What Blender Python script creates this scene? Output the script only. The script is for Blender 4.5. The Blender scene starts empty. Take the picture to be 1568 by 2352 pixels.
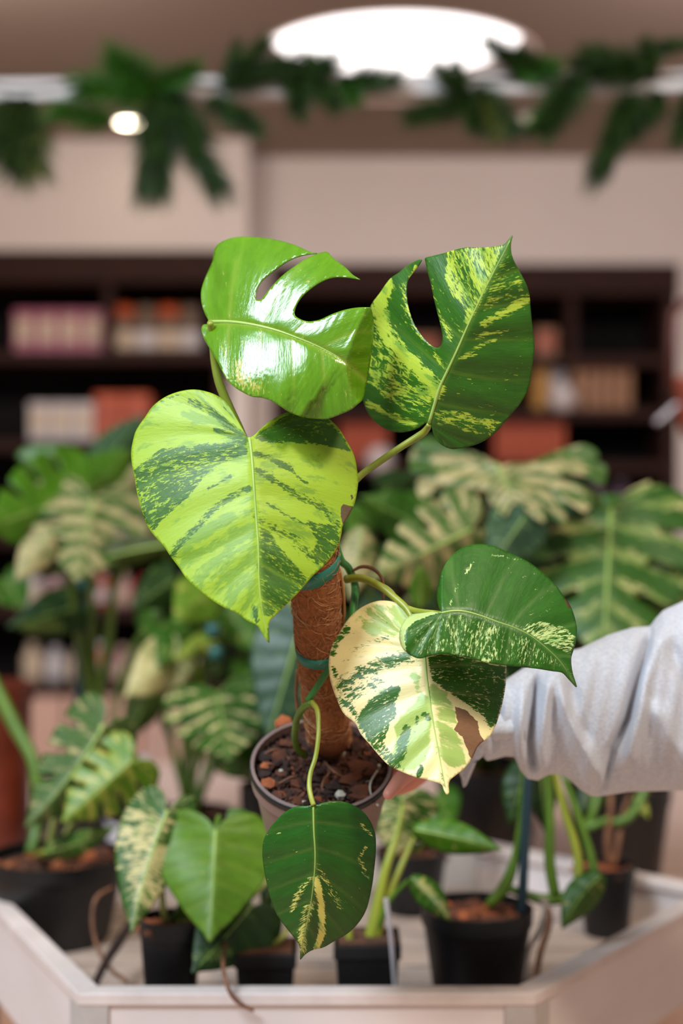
import bpy, math, random
import numpy as np
from mathutils import Vector, Matrix
from mathutils.geometry import delaunay_2d_cdt
random.seed(7); rng = np.random.default_rng(7)
SC = bpy.context.scene; COL = SC.collection
F = 2352*50/36.0; CZ = 1.35
# ------------------------------------------------------------ camera, world, lights
cam = bpy.data.cameras.new('camera'); camo = bpy.data.objects.new('camera', cam); COL.objects.link(camo)
cam.sensor_fit = 'VERTICAL'; cam.sensor_height = 36; cam.lens = 50; cam.clip_end = 60
camo.location = (0, 0, CZ); camo.rotation_euler = (math.pi/2, 0, 0)
cam.dof.use_dof = True; cam.dof.focus_distance = 1.09; cam.dof.aperture_fstop = 2.3
SC.camera = camo
w = bpy.data.worlds.new('shop'); SC.world = w; w.use_nodes = True
w.node_tree.nodes['Background'].inputs[0].default_value = (1.0, 0.91, 0.86, 1)
w.node_tree.nodes['Background'].inputs[1].default_value = 0.30
SC.view_settings.view_transform = 'Standard'; SC.view_settings.look = 'None'
SC.view_settings.exposure = 0.0; SC.view_settings.gamma = 1.0; SC.view_settings.use_curve_mapping = False
def area(name, loc, target, sx, sy, power, col):
    l = bpy.data.lights.new(name, 'AREA'); l.shape = 'RECTANGLE'; l.size = sx; l.size_y = sy; l.energy = power; l.color = col
    o = bpy.data.objects.new(name, l); COL.objects.link(o); o.location = loc
    o.rotation_euler = (Vector(target)-Vector(loc)).to_track_quat('-Z', 'Y').to_euler(); return o
area('skylight_daylight', (-1.5, -0.3, 3.5), (0, 1.15, 1.3), 1.0, 1.3, 150, (0.76, 0.89, 1.0))
area('wall_fill_right', (1.0, 2.75, 2.48), (1.0, 4.6, 1.7), 0.5, 0.3, 21, (1.0, 0.90, 0.88))  # added fill aimed at the back wall, no fixture at this spot
area('wall_fill_left', (-0.8, 2.75, 2.48), (-0.8, 4.6, 1.7), 0.5, 0.3, 19, (1.0, 0.89, 0.80))  # second added fill, brightens the left part of the wall
area('atrium_spot', (0.9, 0.2, 3.0), (0.1, 1.2, 1.1), 0.3, 0.3, 34, (1.0, 0.84, 0.66))

# ------------------------------------------------------------ helpers
def P(x, y, d): return Vector(((x-784)*d/F, d, CZ-(y-1176)*d/F))
def Zat(y, d): return CZ-(y-1176)*d/F
def Xat(x, d): return (x-784)*d/F
def wloc(p):
    v = Vector((0, 0, 0))
    while p is not None: v += p.location; p = p.parent
    return v
def tag(o, label=None, cat=None, group=None, kind=None):
    if label: o['label'] = label
    if cat: o['category'] = cat
    if group: o['group'] = group
    if kind: o['kind'] = kind
    return o
def root(name, loc, label, cat, group=None):
    o = bpy.data.objects.new(name, None); o.location = loc; o.empty_display_size = .02; COL.objects.link(o)
    return tag(o, label, cat, group)
class MB:
    def __init__(s): s.v = []; s.f = []
    def add(s, v, f):
        n = len(s.v); s.v += [tuple(p) for p in v]; s.f += [tuple(i+n for i in q) for q in f]; return s
    def box(s, a, b):
        (x0, y0, z0), (x1, y1, z1) = a, b
        v = [(x0,y0,z0),(x1,y0,z0),(x1,y1,z0),(x0,y1,z0),(x0,y0,z1),(x1,y0,z1),(x1,y1,z1),(x0,y1,z1)]
        return s.add(v, [(0,3,2,1),(4,5,6,7),(0,1,5,4),(1,2,6,5),(2,3,7,6),(3,0,4,7)])
    def prism(s, poly, z0, z1):
        n = len(poly); v = [(x, y, z0) for x, y in poly]+[(x, y, z1) for x, y in poly]
        return s.add(v, [tuple(range(n))[::-1], tuple(range(n, 2*n))]+[(i, (i+1) % n, n+(i+1) % n, n+i) for i in range(n)])
    def tube(s, pts, rad, n=10, flat=1.0):
        pts = [Vector(p) for p in pts]
        if not hasattr(rad, '__len__'): rad = [rad]*len(pts)
        v = []; f = []; up = None
        for i, p in enumerate(pts):
            t = (pts[min(i+1, len(pts)-1)]-pts[max(i-1, 0)]).normalized()
            if up is None:
                up = Vector((0, 0, 1)) if abs(t.z) < .9 else Vector((0, 1, 0))
            up = (up-t*up.dot(t)).normalized(); sd = t.cross(up)
            for k in range(n):
                a = 2*math.pi*k/n; v.append(p+(up*math.cos(a)*flat+sd*math.sin(a))*rad[i])
            if i:
                for k in range(n):
                    f.append(((i-1)*n+k, (i-1)*n+(k+1) % n, i*n+(k+1) % n, i*n+k))
        f.append(tuple(range(n))[::-1]); f.append(tuple(range((len(pts)-1)*n, len(pts)*n)))
        return s.add(v, f)
    def lathe(s, prof, c, n=48, axis=(0, 0, 1), jit=None):
        ax = Vector(axis).normalized(); q = Vector((0, 0, 1)).rotation_difference(ax)
        c = Vector(c); v = []; f = []
        for i, (r, z) in enumerate(prof):
            for k in range(n):
                a = 2*math.pi*k/n; v.append(c+q @ Vector((r*math.cos(a), r*math.sin(a), z)))
            if i:
                for k in range(n): f.append(((i-1)*n+k, (i-1)*n+(k+1) % n, i*n+(k+1) % n, i*n+k))
        if prof[0][0] < .01: f.append(tuple(range(n))[::-1])
        if prof[-1][0] < .01: f.append(tuple(range((len(prof)-1)*n, len(prof)*n)))
        return s.add(v, f)
    def build(s, name, mat, parent=None, smooth=False, kind=None, label=None, bevel=0, origin=False):
        off = wloc(parent)
        vs = [Vector(p)-off for p in s.v]
        loc = Vector((0, 0, 0))
        if parent is None or origin:
            a = np.array([tuple(p) for p in vs]); loc = Vector(((a[:, 0].min()+a[:, 0].max())/2, (a[:, 1].min()+a[:, 1].max())/2, a[:, 2].min()))
            vs = [p-loc for p in vs]
        me = bpy.data.meshes.new(name); me.from_pydata([tuple(p) for p in vs], [], s.f); me.update()
        if smooth: me.polygons.foreach_set('use_smooth', [True]*len(me.polygons))
        o = bpy.data.objects.new(name, me); me.materials.append(mat); COL.objects.link(o); o.location = loc
        if parent is not None: o.parent = parent
        if bevel:
            m = o.modifiers.new('bevel', 'BEVEL'); m.width = bevel; m.segments = 2; m.limit_method = 'ANGLE'
        if kind: o['kind'] = kind
        if label: o['label'] = label
        return o
def smooth_path(pts, n=6):
    pts = [np.array(p, float) for p in pts]; out = []
    q = [2*pts[0]-pts[1]]+pts+[2*pts[-1]-pts[-2]]
    for i in range(1, len(q)-2):
        p0, p1, p2, p3 = q[i-1:i+3]
        for k in range(n):
            t = k/n; out.append(.5*((2*p1)+(-p0+p2)*t+(2*p0-5*p1+4*p2-p3)*t*t+(-p0+3*p1-3*p2+p3)*t**3))
    out.append(pts[-1]); return out
def px_tube(path, n=10, sub=6, mb=None):
    """path: (px, py, depth, radius in px) -> tube"""
    pp = smooth_path(path, sub); mb = mb or MB()
    return mb.tube([P(a, b, d) for a, b, d, r in pp], [r*d/F for a, b, d, r in pp], n)

# ------------------------------------------------------------ materials
def srgb(r, g, b):
    f = lambda c: (c/255/12.92) if c/255 <= .04045 else ((c/255+.055)/1.055)**2.4
    return (f(r), f(g), f(b), 1)
def new_mat(name):
    m = bpy.data.materials.new(name); m.use_nodes = True; nt = m.node_tree; b = nt.nodes['Principled BSDF']; return m, nt, b
def N(nt, typ, **kw):
    n = nt.nodes.new(typ)
    for k, v in kw.items(): setattr(n, k, v)
    return n
def mathn(nt, op, a, b=None, c=None, clamp=False):
    n = N(nt, 'ShaderNodeMath', operation=op); n.use_clamp = clamp
    for i, v in enumerate((a, b, c)):
        if v is None: continue
        if isinstance(v, (int, float)): n.inputs[i].default_value = v
        else: nt.links.new(v, n.inputs[i])
    return n.outputs[0]
def mixc(nt, fac, a, b):
    n = N(nt, 'ShaderNodeMix', data_type='RGBA')
    for sock, v in ((n.inputs[0], fac), (n.inputs[6], a), (n.inputs[7], b)):
        if isinstance(v, (int, float)): sock.default_value = v
        elif isinstance(v, tuple): sock.default_value = v
        else: nt.links.new(v, sock)
    return n.outputs[2]
def noise(nt, vec, scale, detail=3, rough=.5, dist=0.0):
    n = N(nt, 'ShaderNodeTexNoise'); n.inputs['Scale'].default_value = scale; n.inputs['Detail'].default_value = detail
    n.inputs['Roughness'].default_value = rough; n.inputs['Distortion'].default_value = dist
    if vec is not None: nt.links.new(vec, n.inputs['Vector'])
    return n.outputs['Fac']
def plain(name, c1, c2=None, rough=.6, scale=20, bump=0.0, spec=.5, stretch=None, bscale=None, detail=4):
    m, nt, b = new_mat(name); tc = N(nt, 'ShaderNodeTexCoord').outputs['Object']
    if stretch:
        mp = N(nt, 'ShaderNodeMapping'); mp.inputs['Scale'].default_value = stretch; nt.links.new(tc, mp.inputs[0]); tc = mp.outputs[0]
    n = noise(nt, tc, scale, detail, .6)
    if c2 is None: c2 = tuple(v*.8 for v in c1[:3])+(1,)
    r = mathn(nt, 'MULTIPLY_ADD', n, 3.0, -1.0, clamp=True)
    nt.links.new(mixc(nt, r, c1, c2), b.inputs['Base Color'])
    b.inputs['Roughness'].default_value = rough; b.inputs['Specular IOR Level'].default_value = spec
    if bump:
        bn = N(nt, 'ShaderNodeBump'); bn.inputs['Strength'].default_value = bump; bn.inputs['Distance'].default_value = .002
        nn = noise(nt, tc, bscale or scale*3, 4, .6); nt.links.new(nn, bn.inputs['Height']); nt.links.new(bn.outputs[0], b.inputs['Normal'])
    return m
def emis(name, col, s):
    m, nt, b = new_mat(name); b.inputs['Base Color'].default_value = (0.8, .8, .8, 1)
    b.inputs['Emission Color'].default_value = col; b.inputs['Emission Strength'].default_value = s; return m
def leaf_mat(name, dark, light, mid=None, rough=.32, spec=.5, brown=(150, 120, 90), trans=.25, amp=3.0, fine=1.0, sheen=0.0, dark2=None, vein=.12):
    m, nt, b = new_mat(name); A = lambda s: N(nt, 'ShaderNodeAttribute', attribute_name=s)
    lv = A('lv').outputs['Vector']; q = A('pq').outputs['Vector']      # q = (variegation, mid tone, brown)
    sq = N(nt, 'ShaderNodeSeparateXYZ'); nt.links.new(q, sq.inputs[0]); sl = N(nt, 'ShaderNodeSeparateXYZ'); nt.links.new(lv, sl.inputs[0])
    def stretched(a, bb, off):
        c = N(nt, 'ShaderNodeCombineXYZ')
        nt.links.new(mathn(nt, 'MULTIPLY', sl.outputs[0], a), c.inputs[0]); nt.links.new(mathn(nt, 'MULTIPLY', sl.outputs[1], bb), c.inputs[1])
        nt.links.new(mathn(nt, 'MULTIPLY_ADD', sl.outputs[2], 7.3, off), c.inputs[2]); return c.outputs[0]
    # lv is in centimetres: x across the veins, y along them, z side
    n1 = noise(nt, stretched(6.5*fine, 1.5*fine, 0), 1.0, 7, .7, .5)
    n2 = noise(nt, stretched(.9, .28, 31), 1.0, 5, .6, .5)
    n3 = noise(nt, stretched(1.4, .4, 77), 1.0, 6, .65, .3)
    nn = mathn(nt, 'ADD', mathn(nt, 'MULTIPLY_ADD', n1, amp, -.5*amp), mathn(nt, 'MULTIPLY_ADD', n2, 1.0, -.5))
    mask = mathn(nt, 'MULTIPLY_ADD', mathn(nt, 'ADD', nn, mathn(nt, 'SUBTRACT', sq.outputs[0], .5)), 9.0, .5, clamp=True)
    mm = mathn(nt, 'MULTIPLY_ADD', mathn(nt, 'ADD', mathn(nt, 'MULTIPLY_ADD', n3, 2.6, -1.3), mathn(nt, 'SUBTRACT', sq.outputs[1], .5)), 5.0, .5, clamp=True)
    D = srgb(*dark); L = srgb(*light); M = srgb(*(mid or tuple(int(.55*a+.45*c) for a, c in zip(dark, light)))); D2 = srgb(*(dark2 or tuple(int(c*.86) for c in dark)))
    g = mathn(nt, 'MULTIPLY_ADD', noise(nt, stretched(2.0, .5, 11), 1.0, 4, .6), 3, -1.0, clamp=True)
    col = mixc(nt, mask, mixc(nt, g, D, D2), mixc(nt, mm, L, M))
    # midrib line and lateral veins
    vl = A('vl').outputs['Fac']; col = mixc(nt, mathn(nt, 'MULTIPLY', vl, vein), col, L)
    bm = mathn(nt, 'MULTIPLY_ADD', mathn(nt, 'ADD', sq.outputs[2], mathn(nt, 'MULTIPLY_ADD', n1, .5, -.25)), 7, -3.0, clamp=True)
    bc = mixc(nt, n1, srgb(*brown), srgb(*[int(c*.72) for c in brown]))
    col = mixc(nt, bm, col, bc)
    nt.links.new(col, b.inputs['Base Color'])
    b.inputs['Roughness'].default_value = rough; b.inputs['Specular IOR Level'].default_value = spec
    nt.links.new(mathn(nt, 'MULTIPLY_ADD', n1, .16, rough-.08), b.inputs['Roughness'])
    bn = N(nt, 'ShaderNodeBump'); bn.inputs['Strength'].default_value = .22; bn.inputs['Distance'].default_value = .0012
    nt.links.new(mathn(nt, 'ADD', noise(nt, stretched(7, 1.2, 5), 1.0, 4, .6), mathn(nt, 'MULTIPLY', vl, -.5)), bn.inputs['Height']); nt.links.new(bn.outputs[0], b.inputs['Normal'])
    if trans:
        out = nt.nodes['Material Output']; t = N(nt, 'ShaderNodeBsdfTranslucent'); nt.links.new(col, t.inputs[0])
        ms = N(nt, 'ShaderNodeMixShader'); ms.inputs[0].default_value = trans
        nt.links.new(b.outputs[0], ms.inputs[1]); nt.links.new(t.outputs[0], ms.inputs[2]); nt.links.new(ms.outputs[0], out.inputs[0])
    return m

# ------------------------------------------------------------ leaf builder
def seg_dist(p, poly):
    best = np.full(len(p), 1e9)
    for a, b in zip(poly[:-1], poly[1:]):
        ab = b-a; l2 = max((ab**2).sum(), 1e-9); t = np.clip(((p-a) @ ab)/l2, 0, 1); d = np.hypot(*(p-(a+t[:, None]*ab)).T); best = np.minimum(best, d)
    return best
def inside(p, poly):
    x, y = p[:, 0], p[:, 1]; r = np.zeros(len(p), bool); n = len(poly)
    for i in range(n):
        x0, y0 = poly[i]; x1, y1 = poly[(i+1) % n]
        if y0 == y1: continue
        c = ((y0 > y) != (y1 > y)) & (x < (x1-x0)*(y-y0)/(y1-y0)+x0); r ^= c
    return r
def crom(pts, closed, step):
    pts = np.array(pts, float); n = len(pts); out = []
    for i in range(n if closed else n-1):
        p0, p1, p2, p3 = (pts[(i+k) % n] if closed else pts[min(max(i+k, 0), n-1)] for k in (-1, 0, 1, 2))
        L = np.hypot(*(p2-p1)); m = max(1, int(round(L/step)))
        # centripetal-ish tangents, so that unevenly spaced points do not overshoot
        L0 = max(np.hypot(*(p1-p0)), 1e-6); L2 = max(np.hypot(*(p3-p2)), 1e-6)
        m1 = (p2-p0)/(L0+L)*L; m2 = (p3-p1)/(L+L2)*L
        for k in range(m):
            t = k/m; out.append((2*t**3-3*t*t+1)*p1+(t**3-2*t*t+t)*m1+(-2*t**3+3*t*t)*p2+(t**3-t*t)*m2)
    if not closed: out.append(pts[-1])
    return np.array(out)
def make_leaf(parent, outline, midrib, mat, rib_mat, dep, org=(0, 0), sc=1.0, spacing=5, strokes=(), polys=(), base=0.0, base_mid=0.3,
              ribr=3.0, name='leaf', label=None, laterals=6, pleat=.05, thick=.0007, k=.0007, th0=95, th1=38, extra=None, rib=True, shift=0, band=0):
    org = np.array(org, float)
    T = lambda pts: np.array([org+sc*np.array(p, float) for p in pts])
    bd = crom(T(outline), True, spacing*.8); mr = crom(T(midrib), False, 12)
    lo = bd.min(0); hi = bd.max(0); gx, gy = np.meshgrid(np.arange(lo[0], hi[0], spacing), np.arange(lo[1], hi[1], spacing*.87))
    gx = gx+(np.arange(gx.shape[0]) % 2)[:, None]*spacing*.5; g = np.stack([gx.ravel(), gy.ravel()], 1)
    g = g[inside(g, bd)]; g = g[seg_dist(g, np.vstack([bd, bd[:1]])) > spacing*.5]
    al = np.vstack([bd, g]); n = len(bd)
    vs, es, fs, *_ = delaunay_2d_cdt([Vector(p) for p in al], [(i, (i+1) % n) for i in range(n)], [], 1, 1e-4)
    p = np.array([tuple(v) for v in vs]); fs = [tuple(f) for f in fs]
    # leaf coordinates
    segs = np.vstack([mr[0]-(mr[1]-mr[0])*60, mr, mr[-1]+(mr[-1]-mr[-2])*20]); cum = np.concatenate([[0], np.cumsum(np.hypot(*np.diff(segs, axis=0).T))]); s0 = cum[1]
    a = np.zeros(len(p)); b = np.zeros(len(p)); best = np.full(len(p), 1e9)
    for i in range(len(segs)-1):
        A0, B0 = segs[i], segs[i+1]; ab = B0-A0; L = np.hypot(*ab); u = ab/L; t = np.clip((p-A0) @ u, 0, L); q = A0+t[:, None]*u; d = np.hypot(*(p-q).T)
        s = np.sign(u[0]*(p-A0)[:, 1]-u[1]*(p-A0)[:, 0]); m = d < best; best[m] = d[m]; a[m] = cum[i]+t[m]-s0; b[m] = (d*s)[m]
    L = cum[-2]-s0; ab_ = np.abs(b); ae = a-k*ab_**2
    th = lambda t: np.radians(th0+(th1-th0)*np.clip(t/L, 0, 1))
    lo_, hi_ = np.zeros(len(p)), np.full(len(p), L*1.3)
    for _ in range(18):
        mid_ = (lo_+hi_)/2; f = ae-mid_-ab_/np.tan(th(mid_)); lo_ = np.where(f > 0, mid_, lo_); hi_ = np.where(f > 0, hi_, mid_)
    t = (lo_+hi_)/2; ang = np.arctan2(ab_, ae); fan = ang > math.radians(th0)
    v = np.where(fan, -(ang-math.radians(th0))*.42*L, t); r = np.where(fan, np.hypot(a, b), np.hypot(a-t, b))
    cx, cy = dep.get('c', tuple(mr[0])); x, y = p[:, 0]-cx, p[:, 1]-cy
    d = dep['d0']+dep.get('gx', 0)*x/1e4+dep.get('gy', 0)*y/1e4+dep.get('fold', 0)*ab_/1e4+dep.get('foldL', 0)*np.maximum(-b, 0)/1e4+dep.get('foldR', 0)*np.maximum(b, 0)/1e4
    d = d+dep.get('bend', 0)*(np.maximum(a, 0)/100)**2/100+dep.get('cup', 0)*(b/100)**2/100
    S = L/laterals; ph = v/S+.35
    dl = np.abs(ph-np.round(ph))*S
    fade = np.clip(ab_/(25*L/400), 0, 1)
    d = d+pleat/100*np.cos(2*math.pi*(ph-.5))*fade*-1.0+.0008*np.exp(-(b/(L*.012))**2)
    if extra is not None: d = d+extra(p, a, b)
    if dep.get('wave'): d = d+dep['wave']/100*np.sin(a/L*7+b/L*5)*np.clip(ab_/(L*.3), 0, 1)
    W = np.stack([(p[:, 0]-784)*d/F, d, CZ-(p[:, 1]-1176)*d/F], 1)
    off = np.array(wloc(parent)); me = bpy.data.meshes.new(name); me.from_pydata([tuple(q) for q in (W-off)], [], fs); me.update()
    me.polygons.foreach_set('use_smooth', [True]*len(me.polygons))
    pv = np.full(len(p), base, float); pm = np.full(len(p), base_mid, float); br = np.zeros(len(p))
    tgt = {'v': pv, 'm': pm, 'b': br}
    def sm(dd, w_, soft): q = np.clip((w_+soft-dd)/(2*soft), 0, 1); return q*q*(3-2*q)
    for s in strokes:
        pts, wd, val = s[:3]; ch = s[3] if len(s) > 3 else 'v'; soft = s[4] if len(s) > 4 else max(wd*.8, 8)
        al_ = sm(seg_dist(p, T(pts)), wd*sc, soft*sc); arr = tgt[ch]; arr += (val-arr)*al_
    for s in polys:
        pts, val = s[:2]; ch = s[2] if len(s) > 2 else 'v'; soft = (s[3] if len(s) > 3 else 14)*sc; q = T(pts); dd = seg_dist(p, np.vstack([q, q[:1]])); dd = np.where(inside(p, q), -dd, dd)
        al_ = sm(dd, 0, soft); arr = tgt[ch]; arr += (val-arr)*al_
    pv += band*np.cos(2*math.pi*ph)*np.clip(ab_/(L*.08), 0, 1)
    pv -= shift*np.clip(1-np.abs(pv-.42)/.22, 0, 1)
    cm = dep['d0']/F*100
    for nm, data in (('lv', np.stack([v*cm, r*cm, np.sign(b)], 1)), ('pq', np.stack([pv, pm, br], 1))):
        at = me.attributes.new(nm, 'FLOAT_VECTOR', 'POINT'); at.data.foreach_set('vector', data.astype(np.float32).ravel())
    vlv = np.clip(np.exp(-(dl/(2.2+.004*L))**2)*np.clip(1.1-ab_/(L*.5), .15, 1)*np.where(np.abs(v) > L*.93, 0, 1), 0, 1); vlv = np.maximum(vlv, np.exp(-(b/(1.5*ribr+1))**2)*(a > -2))
    at = me.attributes.new('vl', 'FLOAT', 'POINT'); at.data.foreach_set('value', vlv.astype(np.float32))
    o = bpy.data.objects.new(name, me); me.materials.append(mat); COL.objects.link(o); o.parent = parent
    if label: o['label'] = label
    so = o.modifiers.new('thick', 'SOLIDIFY'); so.thickness = thick; so.offset = 0
    if rib:
        # the midrib lies on the blade: look the depth of each rib point up from the nearest vertices
        mp = mr[:-1] if len(mr) > 4 else mr; D = []
        for q in mp:
            dd = np.hypot(*(p-q).T); D.append(d[np.argsort(dd)[:3]].mean())
        D = np.array(D)
        if len(D) > 4: D[1:-1] = (D[:-2]+D[1:-1]*2+D[2:])/4
        nn = len(mp); MB().tube([P(q[0], q[1], z-.0002) for q, z in zip(mp, D)], [max(ribr*(1-.85*i/nn), .5)*z/F for i, z in enumerate(D)], 8).build('midrib', rib_mat, o, True)
    return o
HEART = [(-.08,.06),(-.15,.17),(-.16,.28),(-.1,.38),(.05,.46),(.22,.47),(.42,.42),(.62,.30),(.8,.17),(.92,.06),(1,0)]
MONST = [(-.1,.07),(-.17,.2),(-.15,.35),(-.05,.45),(.06,.49),(.12,.47),(.11,.36),(.105,.27),(.13,.26),(.165,.37),(.2,.49),(.3,.48),(.37,.46),(.35,.34),(.315,.22),(.345,.20),(.41,.33),(.46,.43),(.54,.40),(.61,.35),(.58,.26),(.53,.16),(.565,.15),(.64,.24),(.70,.29),(.8,.19),(.9,.09),(1,0)]
LANCE = [(-.03,.05),(-.02,.13),(.08,.3),(.25,.44),(.45,.47),(.65,.36),(.82,.2),(.94,.07),(1,0)]
def blade(parent, kind, bs, tp, wd, d0, d1, mat, base=.45, fold=3, cup=0, bend=0, spacing=9, curve=0, mid=.3, lat=6, label=None, polys=(), strokes=(), wave=.25, asym=1.0, band=0):
    """a background leaf, blade from px point bs to tp, wd px wide, running from depth d0 to d1"""
    bs = np.array(bs, float); tp = np.array(tp, float); ax = tp-bs; L = np.hypot(*ax); u = ax/L; pr = np.array([-u[1], u[0]])
    def M(a, b): return bs+u*a*L+pr*(b*wd+curve*L*(a-.0)*(1-a)*1.0)
    o = [M(0, 0)]+[M(a, b) for a, b in kind]+[M(a, -b*asym) for a, b in kind[:-1][::-1]]
    mid_ = [M(a, 0) for a in (0, .25, .5, .75, 1)]
    g = (d1-d0)/L*1e4; dep = dict(d0=d0, c=tuple(bs), gx=g*u[0], gy=g*u[1], fold=fold, cup=cup, bend=bend, wave=wave)
    return make_leaf(parent, o, mid_, mat, RIB, dep, spacing=spacing, base=base, base_mid=mid, ribr=max(1.5, L*.012), k=.0012*200/L, laterals=lat, pleat=.05, label=label, polys=polys, strokes=strokes, band=band)

RIB = plain('pale_rib', srgb(160, 190, 95), srgb(135, 170, 75), .4)
STEM = plain('green_stem', srgb(92, 124, 34), srgb(70, 104, 28), .4, 40)
STEM_Y = plain('yellow_green_stem', srgb(152, 158, 54), srgb(122, 138, 42), .38, 60, stretch=(1, 1, .2))
STEM_P = plain('pale_stem', srgb(176, 180, 105), srgb(150, 160, 80), .45, 30)
BLACK = plain('black_plastic', srgb(13, 12, 13), srgb(20, 19, 20), .45, 30, .1)
TEAL = plain('teal_plastic', srgb(30, 92, 84), srgb(24, 78, 78), .4)
BARK = plain('bark', srgb(112, 62, 38), srgb(72, 38, 24), .85, 60, .5)
BARK_O = plain('orange_bark', srgb(178, 98, 54), srgb(134, 70, 38), .85, 60, .5)
BARK_M = plain('mid_bark', srgb(92, 52, 34), srgb(52, 28, 20), .85, 60, .5)
BARK_D = plain('dark_bark', srgb(62, 36, 26), srgb(36, 22, 18), .85, 60, .5)
SOIL = plain('soil', srgb(46, 27, 18), srgb(88, 48, 28), .95, 260, 1.0, bscale=400, spec=.15)
SOIL_L = plain('coir_soil', srgb(98, 60, 38), srgb(52, 30, 20), .95, 60, 1.0, bscale=150)
WHITE_P = plain('white_plastic', srgb(205, 200, 205), srgb(190, 186, 192), .5)
ROOT = plain('root_brown', srgb(140, 92, 62), srgb(100, 64, 44), .7, 80)

# ------------------------------------------------------------ room
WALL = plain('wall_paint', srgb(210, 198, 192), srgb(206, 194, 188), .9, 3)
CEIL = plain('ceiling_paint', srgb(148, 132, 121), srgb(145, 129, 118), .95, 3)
FLOOR = plain('floor_tile', srgb(222, 180, 150), srgb(206, 166, 138), .45, 4)
WOODD = plain('dark_wood', srgb(52, 25, 18), srgb(34, 17, 13), .7, 12, spec=.2, stretch=(1, 1, 8))
BACKD = plain('shelf_back', srgb(22, 17, 18), srgb(16, 13, 14), .8, spec=.15)
CH = 2.53; DW = 4.5; DR = 4.73
def st(mb, name, mat, **kw): o = mb.build(name, mat, **kw); o['kind'] = 'structure'; return o
st(MB().box((-3.2, -1.5, -.1), (3.2, 5.2, 0)), 'floor', FLOOR)
LX, LY, LR = 905, 108, .36      # round recess in the ceiling
lc = Vector((Xat(910, 3.72), 3.72, CH))
def ceiling():
    n = 64; v = []; f = []; x0, x1, y0, y1 = -3.2, 3.2, 2.25, 5.2
    ring = [(lc.x+LR*math.cos(2*math.pi*i/n), lc.y+LR*math.sin(2*math.pi*i/n)) for i in range(n)]
    def outp(i):
        a = 2*math.pi*i/n; c, s = math.cos(a), math.sin(a); t = min(((x1 if c > 0 else x0)-lc.x)/c if abs(c) > 1e-6 else 1e9, ((y1 if s > 0 else y0)-lc.y)/s if abs(s) > 1e-6 else 1e9); return (lc.x+c*t, lc.y+s*t)
    out = [outp(i) for i in range(n)]
    cor = [(x1, y1), (x0, y1), (x0, y0), (x1, y0)]
    v = [(x, y, CH) for x, y in ring]+[(x, y, CH) for x, y in out]+[(x, y, CH) for x, y in cor]+[(x, y, CH+.09) for x, y in ring]
    for i in range(n):
        j = (i+1) % n; f.append((i, j, n+j, n+i))
        o0, o1 = out[i], out[j]
        for k, c in enumerate(cor):
            e0 = abs(o0[0]-c[0]) < 1e-6 or abs(o0[1]-c[1]) < 1e-6; e1 = abs(o1[0]-c[0]) < 1e-6 or abs(o1[1]-c[1]) < 1e-6
            if e0 and e1 and not (abs(o0[0]-o1[0]) < 1e-6 or abs(o0[1]-o1[1]) < 1e-6): f.append((n+i, n+j, 2*n+k))
        f.append((j, i, 2*n+4+i, 2*n+4+j))
    m = MB(); m.add(v, f); return m
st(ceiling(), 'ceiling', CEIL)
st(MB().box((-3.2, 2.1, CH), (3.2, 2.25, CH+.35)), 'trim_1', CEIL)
xc = Xat(568, DW)
st(MB().box((-3.2, DW+.36, 0), (xc-.19, DW+.5, CH)), 'wall_back_left', WALL)
st(MB().box((-3.2, DW, Zat(575, DW)), (xc, DW+.5, CH)).box((Xat(530, DW), DW, 0), (xc, DW+.5, Zat(575, DW))), 'wall_bulkhead_left', WALL)
st(MB().box((xc, DR+.36, 0), (3.2, DR+.5, CH)).box((xc, DR, Zat(606, DR)), (3.2, DR+.36, CH)).box((xc, DR, 0), (Xat(622, DR), DR+.36, Zat(606, DR))).box((Xat(1557, DR), DR, 0), (3.2, DR+.36, Zat(606, DR))), 'wall_back_right', WALL)
st(MB().box((-3.35, 2.2, 0), (-3.2, 5.2, CH)), 'wall_left', WALL); st(MB().box((3.2, 2.2, 0), (3.35, 5.2, CH)), 'wall_right', WALL)
# ceiling lights
cl = root('ceiling_light', (lc.x, lc.y, CH), 'large round glowing recessed ceiling light behind the garland', 'ceiling light')
GLOW = emis('glow_white', (1, .94, .93, 1), 2.6)
MB().lathe([(.001, .07), (LR*.9, .07), (LR*.9, .062), (.001, .062)], (lc.x, lc.y, CH), 64).build('diffuser', GLOW, cl)
MB().lathe([(LR*.9, .069), (LR, .07), (LR, 0), (LR+.012, -.004), (LR+.012, .002), (LR+.001, .09), (LR*.9, .089)], (lc.x, lc.y, CH), 64).build('reflector_ring', plain('ring_white', srgb(238, 220, 214)), cl)
for (x, y, r, e, lb) in ((297, 276, .036, 22, 'small bright warm downlight in the ceiling beside the left garland sprays'), (1270, 243, .028, 1.4, 'faint downlight in the ceiling between right garland sprays'), (1212, 268, .022, .9, 'dim small downlight left of the other right one')):
    d = (CH-CZ)*F/(1176-y); c = P(x, y, d); dl = root('downlight', (c.x, c.y, CH), lb, 'downlight', None)
    MB().lathe([(.001, -.002), (r, -.002), (r, -.008), (.001, -.008)], (c.x, c.y, CH), 24).build('lens', emis('downlight_glow', (1, .86, .62, 1), e), dl)
    MB().lathe([(r, .0), (r+.012, .0), (r+.012, -.008), (r, -.010)], (c.x, c.y, CH), 24).build('trim_ring', WHITE_P, dl)
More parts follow.
